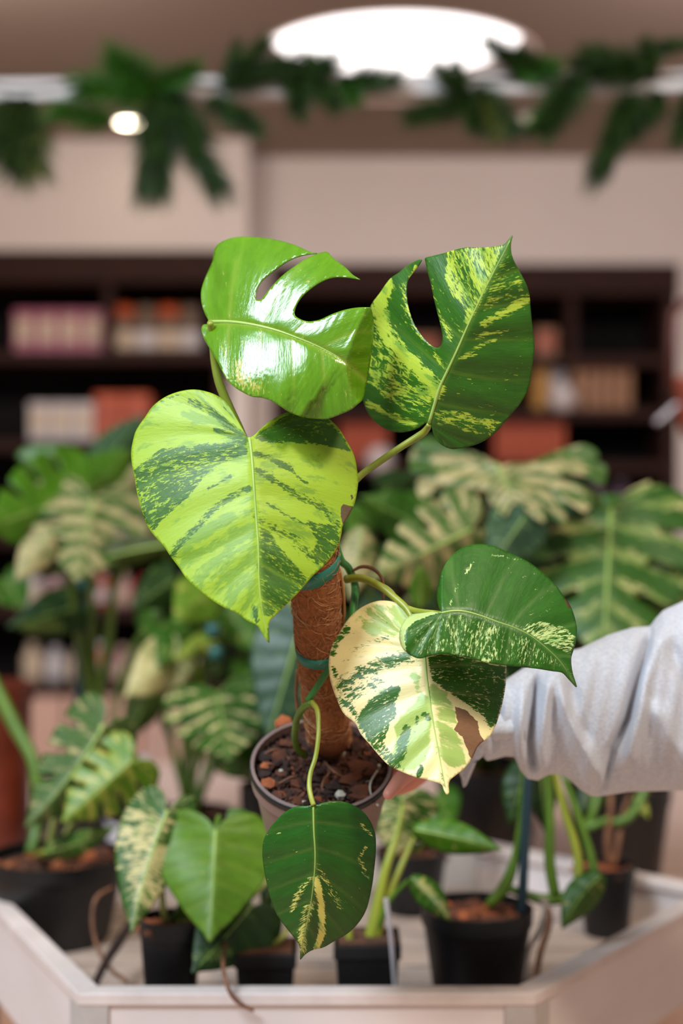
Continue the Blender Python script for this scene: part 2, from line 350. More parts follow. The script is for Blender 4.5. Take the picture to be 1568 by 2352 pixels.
# rail with garland
RD = 2.6
a0 = P(-500, 220, RD); a1 = P(2000, 186, RD)
rail = root('ceiling_rail', (0, RD, P(784, 203, RD).z), 'pale grey horizontal rail below ceiling carrying the green garland', 'rail')
RAILM = plain('rail_grey', srgb(206, 198, 196), srgb(198, 190, 188), .7)
m = MB(); h = .0195; m.add([(a0.x, RD-.02, a0.z-h), (a1.x, RD-.02, a1.z-h), (a1.x, RD+.02, a1.z-h), (a0.x, RD+.02, a0.z-h), (a0.x, RD-.02, a0.z+h), (a1.x, RD-.02, a1.z+h), (a1.x, RD+.02, a1.z+h), (a0.x, RD+.02, a0.z+h)], [(0,3,2,1),(4,5,6,7),(0,1,5,4),(1,2,6,5),(2,3,7,6),(3,0,4,7)])
m.build('beam', RAILM, rail, bevel=.003)
for x in (-460, 1960):
    q = P(x, 203, RD); MB().tube([(q.x, RD, q.z), (q.x, RD, CH)], .006, 8).build('hanger_rod', RAILM, rail)
NEED = plain('needles', srgb(44, 74, 14), srgb(24, 46, 10), .6, 30); NEED2 = plain('bright_needles', srgb(56, 112, 14), srgb(34, 76, 10), .6, 30); NEED3 = plain('olive_needles', srgb(100, 104, 40), srgb(48, 66, 20), .6, 30)
SPR = {'left': [((60,235),(20,430),60,0),((50,240),(85,435),60,2),((30,235),(-20,380),60,0),((360,205),(225,112),58,1),((345,212),(148,200),50,1),((370,195),(468,150),34,1),((300,210),(260,140),46,1),
   ((250,278),(100,250),34,1),((358,225),(328,482),30,0),((372,235),(366,478),34,0),((385,230),(522,470),38,0),((370,220),(470,330),36,0),((480,232),(612,308),30,0)],
 'middle': [((522,205),(548,84),22,0),((540,195),(622,78),26,0),((530,180),(700,140),36,0),((650,190),(790,135),34,0),((690,180),(680,285),34,0),((700,170),(790,262),36,0),((800,185),(934,180),32,0),((790,175),(820,246),34,1),((760,165),(690,125),28,0)],
 'right': [((1075,215),(985,140),26,0),((1062,200),(1045,128),22,0),((1085,232),(918,276),32,0),((1080,225),(1100,315),42,0),((1095,205),(1195,325),42,0),((1120,225),(1140,330),30,2),((1330,180),(1235,325),46,0),((1300,210),(1210,320),34,1),
   ((1215,172),(1104,78),30,0),((1185,170),(1300,150),36,1),((1260,170),(1180,110),30,0),((1500,165),(1320,118),42,0),((1470,160),(1330,165),38,0),((1500,160),(1478,78),30,0),((1380,160),(1300,140),30,0),((1500,112),(1600,100),22,0),
   ((1520,220),(1440,322),40,0),((1462,225),(1352,438),30,0),((1448,222),(1400,330),34,0),((1600,205),(1548,345),30,0)]}
for gname, lst in SPR.items():
    x0 = min(min(s[0][0], s[1][0]) for s in lst); x1 = max(max(s[0][0], s[1][0]) for s in lst)
    xs = [s[0][0] for s in lst]; xa, xb = max(min(xs)-60, -40), max(xs)+60
    ry = lambda x: 220-(x+500)*34/2500
    dg = RD-.028
    gr = root('garland', P((x0+x1)/2, ry((x0+x1)/2)-18, dg), {'left': 'dark green needle garland draped at the left end of rail', 'middle': 'needle garland spray on the rail over left edge of round ceiling light', 'right': 'long needle garland section draped over right half of the rail'}[gname], 'garland')
    MB().tube([P(x, ry(x)-14+4*math.sin(x/37), RD-.026) for x in range(int(xa), int(xb), 14)], .0025, 6).build('twine', BARK_D, gr)
    for i, (b0, t0, wd, mt) in enumerate(lst):
        db = dg+random.uniform(-.015, .01); dt = db+random.uniform(-.05, -.01)
        mb = MB(); B = P(*b0, db); Tp = P(*t0, dt); ax = Tp-B; L = ax.length; u = ax/L; wz = wd*1.7*RD/F
        r_ = random.Random(i*31+len(lst)); mb.tube([B, B+ax*.5, B+ax*.8], .0022, 5)
        n = int(640*L/.2)
        for k in range(n):
            s = r_.uniform(-.08, .76); o = B+ax*s
            rv = Vector((r_.gauss(0, 1), r_.gauss(0, .6), r_.gauss(0, 1))); rv = (rv-u*rv.dot(u)).normalized()
            tp_ = 1-max(0, s)*.8; ln = L*r_.uniform(.22, .36)+wz*.35*tp_; dd = (u*1.0+rv*(wz*1.9*tp_/(ln+.0001))*r_.uniform(.3, 1)).normalized(); e = o+dd*ln
            sd = dd.cross(Vector((r_.uniform(-1, 1), r_.uniform(-1, 1), r_.uniform(-1, 1)))).normalized()*.0021
            mb.add([o-sd, o+sd, e], [(0, 1, 2)])
        mb.build('sprig', (NEED, NEED2, NEED3)[mt], gr)

# shelves
def shelf_unit(label, x0, x1, ztop, yf, boards, divs, base=None):
    c = root('shelf_unit', ((x0+x1)/2, yf+.17, 0), label, 'shelf'); t = .035; dp = .34
    for xa in (x0, x1-t*1.3): MB().box((xa, yf, 0), (xa+t*1.3, yf+dp, ztop)).build('side_panel', WOODD, c)
    MB().box((x0, yf-.01, ztop-.10), (x1, yf+dp, ztop)).build('cornice', WOODD, c)
    MB().box((x0+.03, yf+dp-.02, 0), (x1-.03, yf+dp-.005, ztop-.1)).build('back_panel', BACKD, c)
    for z in boards: MB().box((x0+.04, yf+.01, z-t), (x1-.04, yf+dp-.02, z)).build('shelf_board', WOODD, c)
    for x, z0, z1 in divs: MB().box((x-.015, yf+.012, z0), (x+.015, yf+dp-.02, z1)).build('divider', WOODD, c)
    if base:
        z1, mt = base; n = 4
        for i in range(n):
            xa = x0+.045+(x1-x0-.09)*i/n; xb = x0+.045+(x1-x0-.09)*(i+1)/n
            dr = MB().box((xa+.004, yf-.012, .06), (xb-.004, yf+.02, z1)).build('cupboard_door', mt, c, bevel=.003)
            MB().tube([(xa+.06, yf-.012, z1-.1), (xa+.06, yf-.035, z1-.1), (xa+.06, yf-.035, z1-.22), (xa+.06, yf-.012, z1-.22)], .005, 6).build('handle', RAILM, dr)
    return c
LB = [Zat(y, DW) for y in (805, 1010, 1230, 1395, 1572)]; RB = [Zat(y, DR) for y in (815, 938, 1062, 1190, 1330, 1500, 1700)]
CAB = plain('cupboard_paint', srgb(196, 156, 138), srgb(184, 146, 130), .6)
shelf_unit('dark brown shelf unit left of the pale column', Xat(-230, DW), Xat(530, DW), Zat(576, DW), DW, LB, [(Xat(247, DW), LB[0], Zat(640, DW))], (Zat(1600, DW), CAB))
shelf_unit('wide dark brown shelf unit right of the pale column', Xat(622, DR), Xat(1557, DR), Zat(607, DR), DR, RB, [(Xat(1315, DR), RB[0], Zat(660, DR))], (Zat(1740, DR), CAB))
PC = {'pink': srgb(170, 92, 116), 'cream': srgb(200, 176, 150), 'orange': srgb(186, 76, 26), 'tan': srgb(150, 102, 66), 'white': srgb(200, 190, 190), 'grey': srgb(120, 112, 116), 'yellow': srgb(178, 124, 30), 'purple': srgb(92, 62, 84), 'red': srgb(190, 60, 58), 'glass': srgb(110, 90, 74), 'rust': srgb(168, 64, 24), 'mauve': srgb(176, 130, 130)}
PM = {k: plain('pack_'+k, v, tuple(c*.75 for c in v[:3])+(1,), .5, 18) for k, v in PC.items()}
def packet(x0, x1, ytop, ybot_z, d, a, b, label, group, cat='box', name='product_box'):
    xa, xb = Xat(x0, d), Xat(x1, d); z0 = ybot_z; z1 = Zat(ytop, d)
    r = root(name, ((xa+xb)/2, d+.06, z0), label, cat, group)
    MB().box((xa+.002, d, z0), (xb-.002, d+.12, z1)).build('carton', PM[a], r, bevel=.004)
    MB().box((xa+.012, d-.002, z0+(z1-z0)*.25), (xb-.012, d+.001, z0+(z1-z0)*.8)).build('front_label', PM[b], r)
    MB().box((xa+.001, d-.001, z1-.014), (xb-.001, d+.121, z1+.001)).build('lid', PM[a], r, bevel=.003)
    return r
def bottle(x, ytop, z0, d, wpx, a, b, label, group, name='bottle', cat='bottle'):
    X = Xat(x, d); R = wpx*d/F/2; z1 = Zat(ytop, d); H = z1-z0
    r = root(name, (X, d+R, z0), label, cat, group)
    MB().lathe([(R*.9, 0), (R, .01), (R, H*.62), (R*.8, H*.74), (R*.4, H*.8), (R*.4, H*.86), (.001, H*.86)], (X, d+R, z0), 20).build('body', PM[a], r, True)
    MB().lathe([(R*.5, H*.84), (R*.52, H*.85), (R*.5, H), (R*.4, H), (.001, H)], (X, d+R, z0), 16).build('cap', PM[b], r, True)
    MB().lathe([(R*1.01, H*.15), (R*1.01, H*.5)], (X, d+R, z0), 20).build('paper_band', PM[b], r, True)
    return r
dL = DW+.06; dR = DR+.06
ORD = ('leftmost', 'second from left', 'third from left', 'fourth from left', 'fifth from left', 'sixth from left', 'seventh from left', 'eighth from left')
for i in range(4): packet(30+i*52, 82+i*52, 712, LB[0], dL, 'pink', 'cream', ORD[i]+' of the four pink and cream packets on the upper left shelf', 'pink packets on the upper left shelf')
def jar(x, lidc, label, d=dL, z0=None, yt=700, wpx=60):
    X = Xat(x, d); R = wpx*d/F/2; z1 = Zat(yt, d); H = z1-z0; r = root('jar', (X, d+R, z0), label, 'jar', 'jars on the upper left shelf')
    MB().lathe([(R*.9, 0), (R, .01), (R, H*.7), (R*.8, H*.76)], (X, d+R, z0), 20).build('body', PM['glass'], r, True)
    MB().lathe([(R*.85, H*.74), (R*.95, H*.76), (R*.95, H*.98), (R*.7, H), (.001, H)], (X, d+R, z0), 20).build('lid', PM[lidc], r, True)
    MB().lathe([(R*1.01, H*.1), (R*1.01, H*.45)], (X, d+R, z0), 20).build('paper_band', PM['white' if lidc == 'glass' else 'cream'], r, True)
for x, lc_, lb in ((280, 'orange', 'jar with orange lid just right of the left shelf divider'), (332, 'glass', 'plain lidded brown jar between the two orange-lidded jars'), (384, 'orange', 'jar with orange lid fourth in the upper left shelf row'), (434, 'glass', 'plain brown jar at the right end of the upper left shelf')):
    jar(x, lc_, lb, z0=LB[0])
for i, (a, b, lb, g) in enumerate((('white', 'cream', 'white and beige carton on the second left shelf', 'white cartons on the second left shelf'),)*3+(('orange', 'rust', 'orange box on second left shelf beside the white cartons', 'orange boxes on the second left shelf'),)*2):
    x = (65, 115, 165, 215, 280)[i]; x2 = (115, 165, 215, 280, 345)[i]; packet(x, x2, 925 if i < 3 else 905, LB[1], dL, a, b, (ORD[i]+' white and beige carton on the second left shelf' if i < 3 else ('left' if i == 3 else 'right')+' one of two orange boxes beside the white cartons'), g)
for (row, z, yt, cols) in ((2, LB[2], 1150, ('mauve', 'white', 'mauve', 'pink', 'white', 'mauve', 'white', 'pink')), (3, LB[3], 1310, ('white', 'mauve', 'white', 'orange', 'mauve', 'red', 'white', 'mauve')), (4, LB[4], 1480, ('cream', 'white', 'cream', 'orange', 'mauve', 'white', 'orange', 'cream'))):
    for i, c in enumerate(cols):
        w_ = {2: 'third', 3: 'fourth', 4: 'lowest'}[row]
        bottle(70+i*52, yt+8*(i % 3), z, dL+.02*(i % 2), 44, c, 'red' if c == 'red' else ('white' if i % 2 else 'cream'), f'{c} bottle, {ORD[i]} in the row on the {w_} shelf of the left unit', f'{c} bottles on the {w_} left shelf')
for i in range(5): packet(780+i*22, 802+i*22, 965, RB[2], dR, 'rust', 'orange', ORD[i]+' thin orange box in the row beside the heart-shaped leaf', 'orange boxes left on the right unit', name='slim_box')
for i in range(7): packet(1137+i*23, 1160+i*23, 966, RB[2], dR, 'rust', 'orange', ORD[i]+' thin orange box in the row below the marbled top right leaf', 'orange boxes right on the right unit', name='slim_box')
for i in range(5): packet(1313+i*28, 1341+i*28, 838, RB[1], dR, 'tan', 'tan', ORD[i]+' tan box in the row right of the round white tag', 'tan boxes on the right unit')
packet(1225, 1262, 845, RB[1], dR, 'yellow', 'yellow', 'mustard yellow box on the second shelf of right unit', 'yellow box right unit')
packet(1262, 1300, 850, RB[1], dR, 'grey', 'white', 'grey box beside the mustard yellow box', 'grey box right unit')
packet(1228, 1280, 755, RB[0], dR, 'tan', 'rust', 'brown box alone on the top shelf behind the right leaf edge', 'brown box right unit')
packet(940, 1010, 770, RB[0], dR, 'tan', 'rust', 'brown box on the top shelf seen through the leaf slit', 'brown box slit')
for i, (x, y) in enumerate(((1296, 912), (872, 1056))):
    c = P(x, y, dR-.1); MB().lathe([(.001, -.045), (.03, -.04), (.048, 0), (.03, .04), (.001, .045)], (c.x, c.y+.045, c.z+.0), 20).build('paper_tag', PM['white'], None, True)
    o = bpy.data.objects[[k for k in bpy.data.objects.keys() if k.startswith('paper_tag')][-1]]; tag(o, ('round white shelf wobbler below the mustard box', 'round white shelf wobbler near the left orange boxes')[i], 'shelf tag')
for i in range(6): bottle(1150+i*56, 1095+7*(i % 2), RB[3], dR, 46, 'purple', 'grey', ORD[i]+' dark purple tin on the lower right shelf behind the plants', 'purple tins on the right unit', 'tin', 'tin')
# hanging terracotta basket at right edge
hd = 3.0; hb = root('hanging_planter', P(1600, 1010, hd), 'rust brown hanging planter with looped handle cut by right picture edge', 'planter')
TERR = plain('rust_clay', srgb(150, 68, 44), srgb(120, 52, 34), .6)
hc = P(1620, 1010, hd); R = 70*hd/F
MB().lathe([(R*.6, 0), (R*.85, .03), (R, .10), (R*1.05, .13), (R*.95, .13), (R*.85, .05), (.01, .03)], hc, 32).build('bowl', TERR, hb, True)
MB().tube([P(1542, 890, hd), P(1540, 780, hd), P(1546, 720, hd), P(1570, 696, hd), P(1620, 685, hd), P(1670, 696, hd), P(1694, 720, hd), P(1698, 780, hd), P(1696, 890, hd)], .010, 8).build('handle', plain('brown_strap', srgb(88, 38, 26), srgb(70, 30, 22)), hb, True)
MB().tube([P(1620, 686, hd), Vector((P(1620, 686, hd).x, hd, CH))], .003, 6).build('cord', BARK_D, hb)
tg = P(1530, 950, hd-.09); MB().tube([tg+Vector((-.02, 0, -.018)), tg+Vector((.02, 0, .018))], .018, 12, .25).build('price_tag', WHITE_P, hb, label='white tag')

# ------------------------------------------------------------ second table behind
TW = plain('table_wood', srgb(206, 180, 168), srgb(182, 156, 146), .55, 8, stretch=(1, 12, 1)); TZ = .80
t2 = root('display_table', (.1, 2.7, 0), 'long pale wooden table behind the planter tray carrying rear plants', 'table')
for i in range(9): MB().box((-1.0, 2.15+i*.11, TZ-.03), (1.5, 2.15+i*.11+.106, TZ)).build('top_board', TW, t2, bevel=.002)
for x in (-.93, 1.38):
    for y in (2.2, 3.05): MB().box((x, y, 0), (x+.05, y+.05, TZ-.03)).build('leg', TW, t2)
MB().box((-.97, 2.18, TZ-.10), (1.47, 2.20, TZ-.03)).build('apron', TW, t2); MB().box((-.97, 3.10, TZ-.10), (1.47, 3.12, TZ-.03)).build('apron', TW, t2)

# ------------------------------------------------------------ hexagonal tray
RZ = 1.35-.456; FZ = RZ-.06
HX = [(-.2475, 1.35), (.182, 1.35), (.46, 1.72), (.18, 1.99), (-.2475, 2.0), (-.47, 1.784)]
WHW = plain('whitewash_wood', srgb(226, 212, 208), srgb(218, 203, 198), .5, 5, .05, stretch=(1, 1, 4)); WHW2 = plain('whitewash_rim', srgb(228, 212, 206), srgb(206, 190, 184), .4, 14)
SLAT = plain('tray_slat', srgb(188, 166, 152), srgb(150, 130, 118), .6, 10, .2, stretch=(1, 10, 1))
tr = root('planter_tray', (0, 1.67, 0), 'hexagonal whitewashed wooden planter table holding the small black pots', 'planter table')
cxy = Vector((sum(p[0] for p in HX)/6, sum(p[1] for p in HX)/6))
def inset(k): return [tuple(Vector(p)+(cxy-Vector(p)).normalized()*k) for p in HX]
I0, I1, I2 = inset(-.004), inset(.016), inset(.024)
for i in range(6):
    j = (i+1) % 6
    MB().prism([HX[i], HX[j], I1[j], I1[i]], RZ-.108, RZ-.012).build('side_panel', WHW, tr)
    MB().prism([I0[i], I0[j], I2[j], I2[i]], RZ-.012, RZ).build('rim', WHW2, tr, bevel=.0015)
    a = Vector(HX[i]); b = Vector(HX[j]); c_ = Vector(HX[i-1]); u1 = (b-a).normalized(); u0 = (c_-a).normalized(); o_ = (a-cxy).normalized()*.003
    MB().prism([tuple(a+o_), tuple(a+u1*.028+o_), tuple(a+u1*.028-o_*6), tuple(a-o_*9), tuple(a+u0*.028-o_*6), tuple(a+u0*.028+o_)], 0, RZ-.012).build('corner_post', plain('post_grey', srgb(190, 180, 174), srgb(176, 166, 160), .5) if i == 0 else bpy.data.materials['post_grey'], tr)
def span(y, poly):
    xs = []
    for i in range(6):
        (x0, y0), (x1, y1) = poly[i], poly[(i+1) % 6]
        if (y0-y)*(y1-y) <= 0 and abs(y1-y0) > 1e-6: xs.append(x0+(x1-x0)*(y-y0)/(y1-y0))
    return (min(xs), max(xs)) if xs else None
y = 1.372
while y < 1.95:
    y2 = y+.056; s0, s1 = span(y, I1), span(y2, I1)
    if s0 and s1: MB().prism([(s0[0], y), (s0[1], y), (s1[1], y2), (s1[0], y2)], FZ-.012, FZ).build('floor_slat', SLAT, tr)
    y = y2+.006
MB().prism(inset(.02), FZ-.03, FZ-.013).build('tray_base', SLAT, tr)

# ------------------------------------------------------------ pots
def pot(parent, c, R, H, mat=BLACK, soil=SOIL_L, axis=(0, 0, 1), taper=.76, ribs=True, chips=14, seed=0, full=True):
    ax = Vector(axis).normalized(); c = Vector(c)   # c: centre of the pot's bottom
    r0 = R*taper
    pr = [(.001, 0), (r0*.96, 0), (r0, .003), (r0+(R-r0)*.82, H*.82), (R*.99, H*.83), (R, H*.98), (R*1.0, H), (R*.95, H), (R*.94, H*.9), (r0*.9, .006), (.001, .005)]
    MB().lathe(pr, c, 48, ax).build('pot', mat, parent, True).modifiers.new('es', 'EDGE_SPLIT').split_angle = math.radians(40)
    q = Vector((0, 0, 1)).rotation_difference(ax); r_ = random.Random(seed); n = 26; rings = 9; v = []; f = []
    for i in range(rings+1):
        for k in range(n):
            a = 2*math.pi*k/n; rr = R*.935*i/rings; v.append(c+q @ Vector((rr*math.cos(a), rr*math.sin(a), H*.90-.004*(i/rings)**3+(r_.uniform(-.0022, .0022) if 0 < i < rings else 0))))
        if i: f += [((i-1)*n+k, (i-1)*n+(k+1) % n, i*n+(k+1) % n, i*n+k) for k in range(n)]
    MB().add(v, f).build('soil', soil, parent)
    base = []
    for k in range(chips):
        a = r_.uniform(0, 6.28); rr = R*.86*math.sqrt(r_.random()); s = r_.uniform(.003, .008); l = s*r_.uniform(1, 2.2); hh = s*.45
        M = q.to_matrix() @ Matrix.Rotation(r_.uniform(0, 6.28), 3, 'Z') @ Matrix.Rotation(r_.uniform(-.5, .5), 3, 'X')
        cc = c+q @ Vector((rr*math.cos(a), rr*math.sin(a), H*.90+hh*.5))
        vv = [(-l, -s, -hh), (l*.9, -s*.8, -hh), (l, s, -hh*.8), (-l*.8, s*.9, -hh), (-l*.8, -s*.8, hh), (l*.7, -s, hh*.8), (l*.8, s*.7, hh), (-l, s*.8, hh*.9)]
        MB().add([cc+M @ Vector(p) for p in vv], [(0,3,2,1),(4,5,6,7),(0,1,5,4),(1,2,6,5),(2,3,7,6),(3,0,4,7)]).build('bark_chip', BARK if k % 3 else BARK_O, parent)
def pot_px(parent, x, yrim, d, Rpx, zf, **kw):
    c = P(x, yrim, d); pot(parent, (c.x, c.y, zf), Rpx*d/F, c.z-zf, **kw)
# leaf materials
LM_H = leaf_mat('leaf_lime', (64, 114, 22), (160, 192, 42), (128, 168, 46), rough=.46, vein=.35, brown=(118, 96, 66), fine=1.25)
LM_1 = leaf_mat('leaf_fresh_green', (90, 142, 14), (186, 184, 84), None, rough=.17, spec=.9, dark2=(106, 158, 24), vein=.3)
LM_2 = leaf_mat('leaf_deep_marbled', (56, 114, 24), (186, 208, 66), (134, 176, 60), rough=.36)
LM_4 = leaf_mat('leaf_cream', (62, 118, 24), (250, 236, 172), (176, 202, 106), rough=.36, brown=(160, 116, 80), vein=.2, fine=1.35, amp=3.8)
LM_5 = leaf_mat('leaf_dark', (46, 106, 16), (206, 226, 146), (168, 204, 116), rough=.36, brown=(110, 66, 50), fine=1.3, vein=.1)
LM_6 = leaf_mat('leaf_dark_cream', (42, 104, 26), (236, 234, 124), (150, 190, 100), rough=.32, fine=1.3, vein=.06)
BG_G = leaf_mat('leaf_bg_green', (54, 106, 12), (170, 168, 90), None, .42, vein=.15, fine=.5)
BG_BR = leaf_mat('leaf_bg_bright', (76, 128, 10), (170, 168, 90), None, .42, vein=.2, fine=.5)
BG_V = leaf_mat('leaf_bg_variegated', (52, 98, 24), (206, 194, 134), (128, 150, 74), .42, vein=.1, fine=.5)
BG_P = leaf_mat('leaf_bg_pale', (72, 106, 40), (182, 168, 118), (126, 136, 82), .5, fine=.5)
BG_D = leaf_mat('leaf_bg_dark', (28, 62, 12), (110, 130, 60), None, .45, fine=.5)
BG_B = leaf_mat('leaf_bg_blue', (44, 78, 50), (100, 128, 86), None, .4, fine=.5)
BG_L = leaf_mat('leaf_bg_lime', (98, 140, 28), (196, 188, 92), (140, 160, 56), .42, fine=.5)
BG_O = leaf_mat('leaf_bg_olive', (60, 72, 12), (120, 120, 44), None, .5, fine=.5)

# ------------------------------------------------------------ the held plant
ma = Vector((.015, -.5, .866)).normalized()          # the pot leans towards the viewer
rimc = P(738, 1752, 1.215); PR = 163*1.215/F; PH = .105
mp = root('held_monstera', rimc-ma*PH, 'variegated split-leaf plant on coir pole, its tilted taupe pot held by a hand', 'potted plant')
TAUPE = plain('taupe_plastic', srgb(136, 114, 108), srgb(128, 106, 100), .45)
pot(mp, rimc-ma*PH, PR, PH, TAUPE, SOIL, ma, chips=0, taper=.72)
q = Vector((0, 0, 1)).rotation_difference(ma)
MB().lathe([(PR*.93, PH*.86), (PR*.955, PH*.999), (PR*1.012, PH*1.0), (PR*1.012, PH*.94), (PR*1.0, PH*.94)], rimc-ma*PH, 64, ma).build('pot_rim', BLACK, mp, True, label='black rim')
r_ = random.Random(5)
def chunk(cc, M, l, s, hh, rr, mat, nm):
    vv = []
    for zz in (-1, 1):
        for k in range(6):
            a = k*math.pi/3+rr.uniform(-.3, .3); g = rr.uniform(.75, 1.1); vv.append((l*math.cos(a)*g, s*math.sin(a)*g, hh*zz*rr.uniform(.7, 1.1)))
    vv.append((0, 0, hh*1.3))
    f = [(5,4,3,2,1,0)]+[(k, (k+1) % 6, 6+(k+1) % 6, 6+k) for k in range(6)]+[(6+k, 6+(k+1) % 6, 12) for k in range(6)]
    return MB().add([cc+M @ Vector(p) for p in vv], f).build(nm, mat, mp)
SURF = rimc-ma*PH*.10
for k in range(285):
    a = r_.uniform(0, 6.28); rr = PR*.88*math.sqrt(r_.random()); big = r_.random() < .3
    s = r_.uniform(.003, .0055) if big else r_.uniform(.0013, .003); l = s*r_.uniform(1, 2.3); hh = s*r_.uniform(.2, .5)
    M = q.to_matrix() @ Matrix.Rotation(r_.uniform(0, 6.28), 3, 'Z') @ Matrix.Rotation(r_.uniform(-.9, .9), 3, 'X') @ Matrix.Rotation(r_.uniform(-.6, .6), 3, 'Y')
    cc = SURF+q @ Vector((rr*math.cos(a), rr*math.sin(a), r_.uniform(.0005, .004)))
    chunk(cc, M, l, s, hh, r_, (BARK, BARK_D, BARK_D, BARK_D, BARK_M)[k % 5] if k % 13 else BARK_O, 'bark_chip')
mb = MB()
for k in range(900):
    a = r_.uniform(0, 6.28); rr = PR*.91*math.sqrt(r_.random()); sz = r_.uniform(.0008, .0022); cc = SURF+q @ Vector((rr*math.cos(a), rr*math.sin(a), r_.uniform(0, .003)))
    M = q.to_matrix() @ Matrix.Rotation(r_.uniform(0, 6.28), 3, 'Z') @ Matrix.Rotation(r_.uniform(-1, 1), 3, 'X'); l = sz*r_.uniform(1, 3)
    mb.add([cc+M @ Vector(p) for p in ((-l,0,0),(0,-sz,0),(l,0,0),(0,sz,0),(0,0,sz*.7),(0,0,-sz*.7))], [(0,1,4),(1,2,4),(2,3,4),(3,0,4),(1,0,5),(2,1,5),(3,2,5),(0,3,5)])
mb.build('bark_crumbs', BARK_M, mp, kind='stuff')
PERL = plain('perlite', srgb(214, 208, 190), srgb(180, 176, 160), .8)
def on_soil(px, py, lift=.002):
    o = Vector((0, 0, CZ)); dr = (P(px, py, 1)-o); t = (SURF+ma*lift-o).dot(ma)/dr.dot(ma); return o+dr*t
for (px, py, s, mt) in ((781, 1829, .0050, 0), (742, 1820, .0028, 0), (846, 1800, .0030, 0), (840, 1812, .0028, 0), (645, 1772, .0026, 0), (785, 1732, .0030, 0), (696, 1846, .0034, 0), (820, 1855, .002, 0), (870, 1760, .0018, 0), (666, 1790, .0012, 0), (805, 1770, .0012, 0), (848, 1780, .0018, 0)):
    chunk(on_soil(px, py), q.to_matrix(), s, s*.8, s*.7, r_, PERL, 'perlite_grain')
for (px, py, l, s, an, mt) in ((651, 1660, .0105, .007, .9, BARK_O), (612, 1804, .0082, .006, .6, BARK_O), (610, 1759, .0055, .004, .1, BARK_O), (835, 1765, .019, .009, -.35, BARK), (805, 1790, .013, .006, .6, BARK), (640, 1735, .010, .008, 1.2, BARK), (828, 1816, .009, .006, 0, BARK), (618, 1735, .012, .007, .4, BARK_D), (680, 1800, .010, .006, 1.9, BARK), (860, 1700, .009, .006, .3, BARK_D)):
    chunk(on_soil(px, py, .004), q.to_matrix() @ Matrix.Rotation(an, 3, 'Z') @ Matrix.Rotation(.35, 3, 'X'), l, s, .0022, r_, mt, 'bark_chunk')
# coir pole
COIR, nt, b = new_mat('coir'); tc = N(nt, 'ShaderNodeTexCoord').outputs['Object']
n1 = noise(nt, tc, 260, 6, .75, 1.5); n2 = noise(nt, tc, 40, 4, .6)
c0 = mixc(nt, mathn(nt, 'MULTIPLY_ADD', n1, 3.5, -1.3, clamp=True), srgb(104, 56, 26), srgb(184, 116, 66)); c0 = mixc(nt, mathn(nt, 'MULTIPLY_ADD', n2, 2.4, -1.0, clamp=True), c0, srgb(170, 100, 52))
nt.links.new(c0, b.inputs['Base Color']); b.inputs['Roughness'].default_value = .9
bn = N(nt, 'ShaderNodeBump'); bn.inputs['Strength'].default_value = .8; bn.inputs['Distance'].default_value = .002; nt.links.new(n1, bn.inputs['Height']); nt.links.new(bn.outputs[0], b.inputs['Normal'])
PB = on_soil(762, 1725, -.006); PT = P(722, 1190, 1.125)
pole_pts = [P(*v) for v in ((722, 1190, 1.112), (722, 1290, 1.128), (727, 1400, 1.146), (733, 1500, 1.162), (742, 1600, 1.178), (752, 1665, 1.192))]+[on_soil(757, 1700, -.002), on_soil(760, 1706, -.012)]
pole_r = [.0188, .0190, .0192, .0180, .0176, .0182, .0186, .0186]
pp = smooth_path([tuple(a)+(b,) for a, b in zip(pole_pts, pole_r)], 10)
mb = MB(); mb.tube([Vector(a[:3]) for a in pp], [a[3]*(1+.025*math.sin(i*1.5)) for i, a in enumerate(pp)], 40)
pole = mb.build('coir_pole', COIR, mp, True, label='brown coir-wrapped support pole')
FIB = plain('coir_fibre', srgb(208, 150, 98), srgb(150, 92, 50), .8, 200); FIBL = plain('pale_fibre', srgb(206, 164, 128), srgb(176, 130, 92), .8)
def pole_at(s):
    s = max(0, min(.9999, s))*(len(pp)-1); i = int(s); t = s-i; a = pp[i]*(1-t)+pp[i+1]*t; return Vector(a[:3]), a[3]
PAX = (pole_pts[-1]-pole_pts[0]).normalized(); PS = PAX.cross(Vector((0, -1, 0))).normalized(); PF = PS.cross(PAX).normalized()
if PF.y > 0: PF = -PF
def on_pole(s, an, lift=0.0):
    c, r = pole_at(s); return c+(PF*math.cos(an)+PS*math.sin(an))*(r*1.0+lift)
mb = MB(); r_ = random.Random(9)
for k in range(950):
    s = r_.random(); an = r_.uniform(-2, 2); ds = r_.uniform(-.05, .05); da = r_.uniform(-.9, .9); cv = r_.uniform(-.04, .04); lf = r_.uniform(.0002, .0016)
    mb.tube([on_pole(s+ds*t+cv*t*(1-t), an+da*t, lf*math.sin(t*3.14)+.0003) for t in (0, .25, .5, .75, 1)], (.00022, .00016)[k % 2], 3)
mb.build('coir_fibres', FIB, pole, kind='stuff')
mb = MB()
for k, s in enumerate((.12, .27, .40, .50, .63, .70, .80, .88, .95)):
    for j in range(5):
        o = r_.uniform(-.006, .006); tl = .045 if k % 2 else .03
        mb.tube([on_pole(s+o+tl*.5*math.cos(an*1.1+.3)+.006*math.sin(an*3+j), an, .0006) for an in np.linspace(-1.9, 1.9, 20)], .00022, 3)
mb.build('binding_strands', FIBL, pole, kind='stuff')
RIBBON = plain('teal_ribbon', srgb(42, 128, 110), srgb(34, 112, 98), .5)
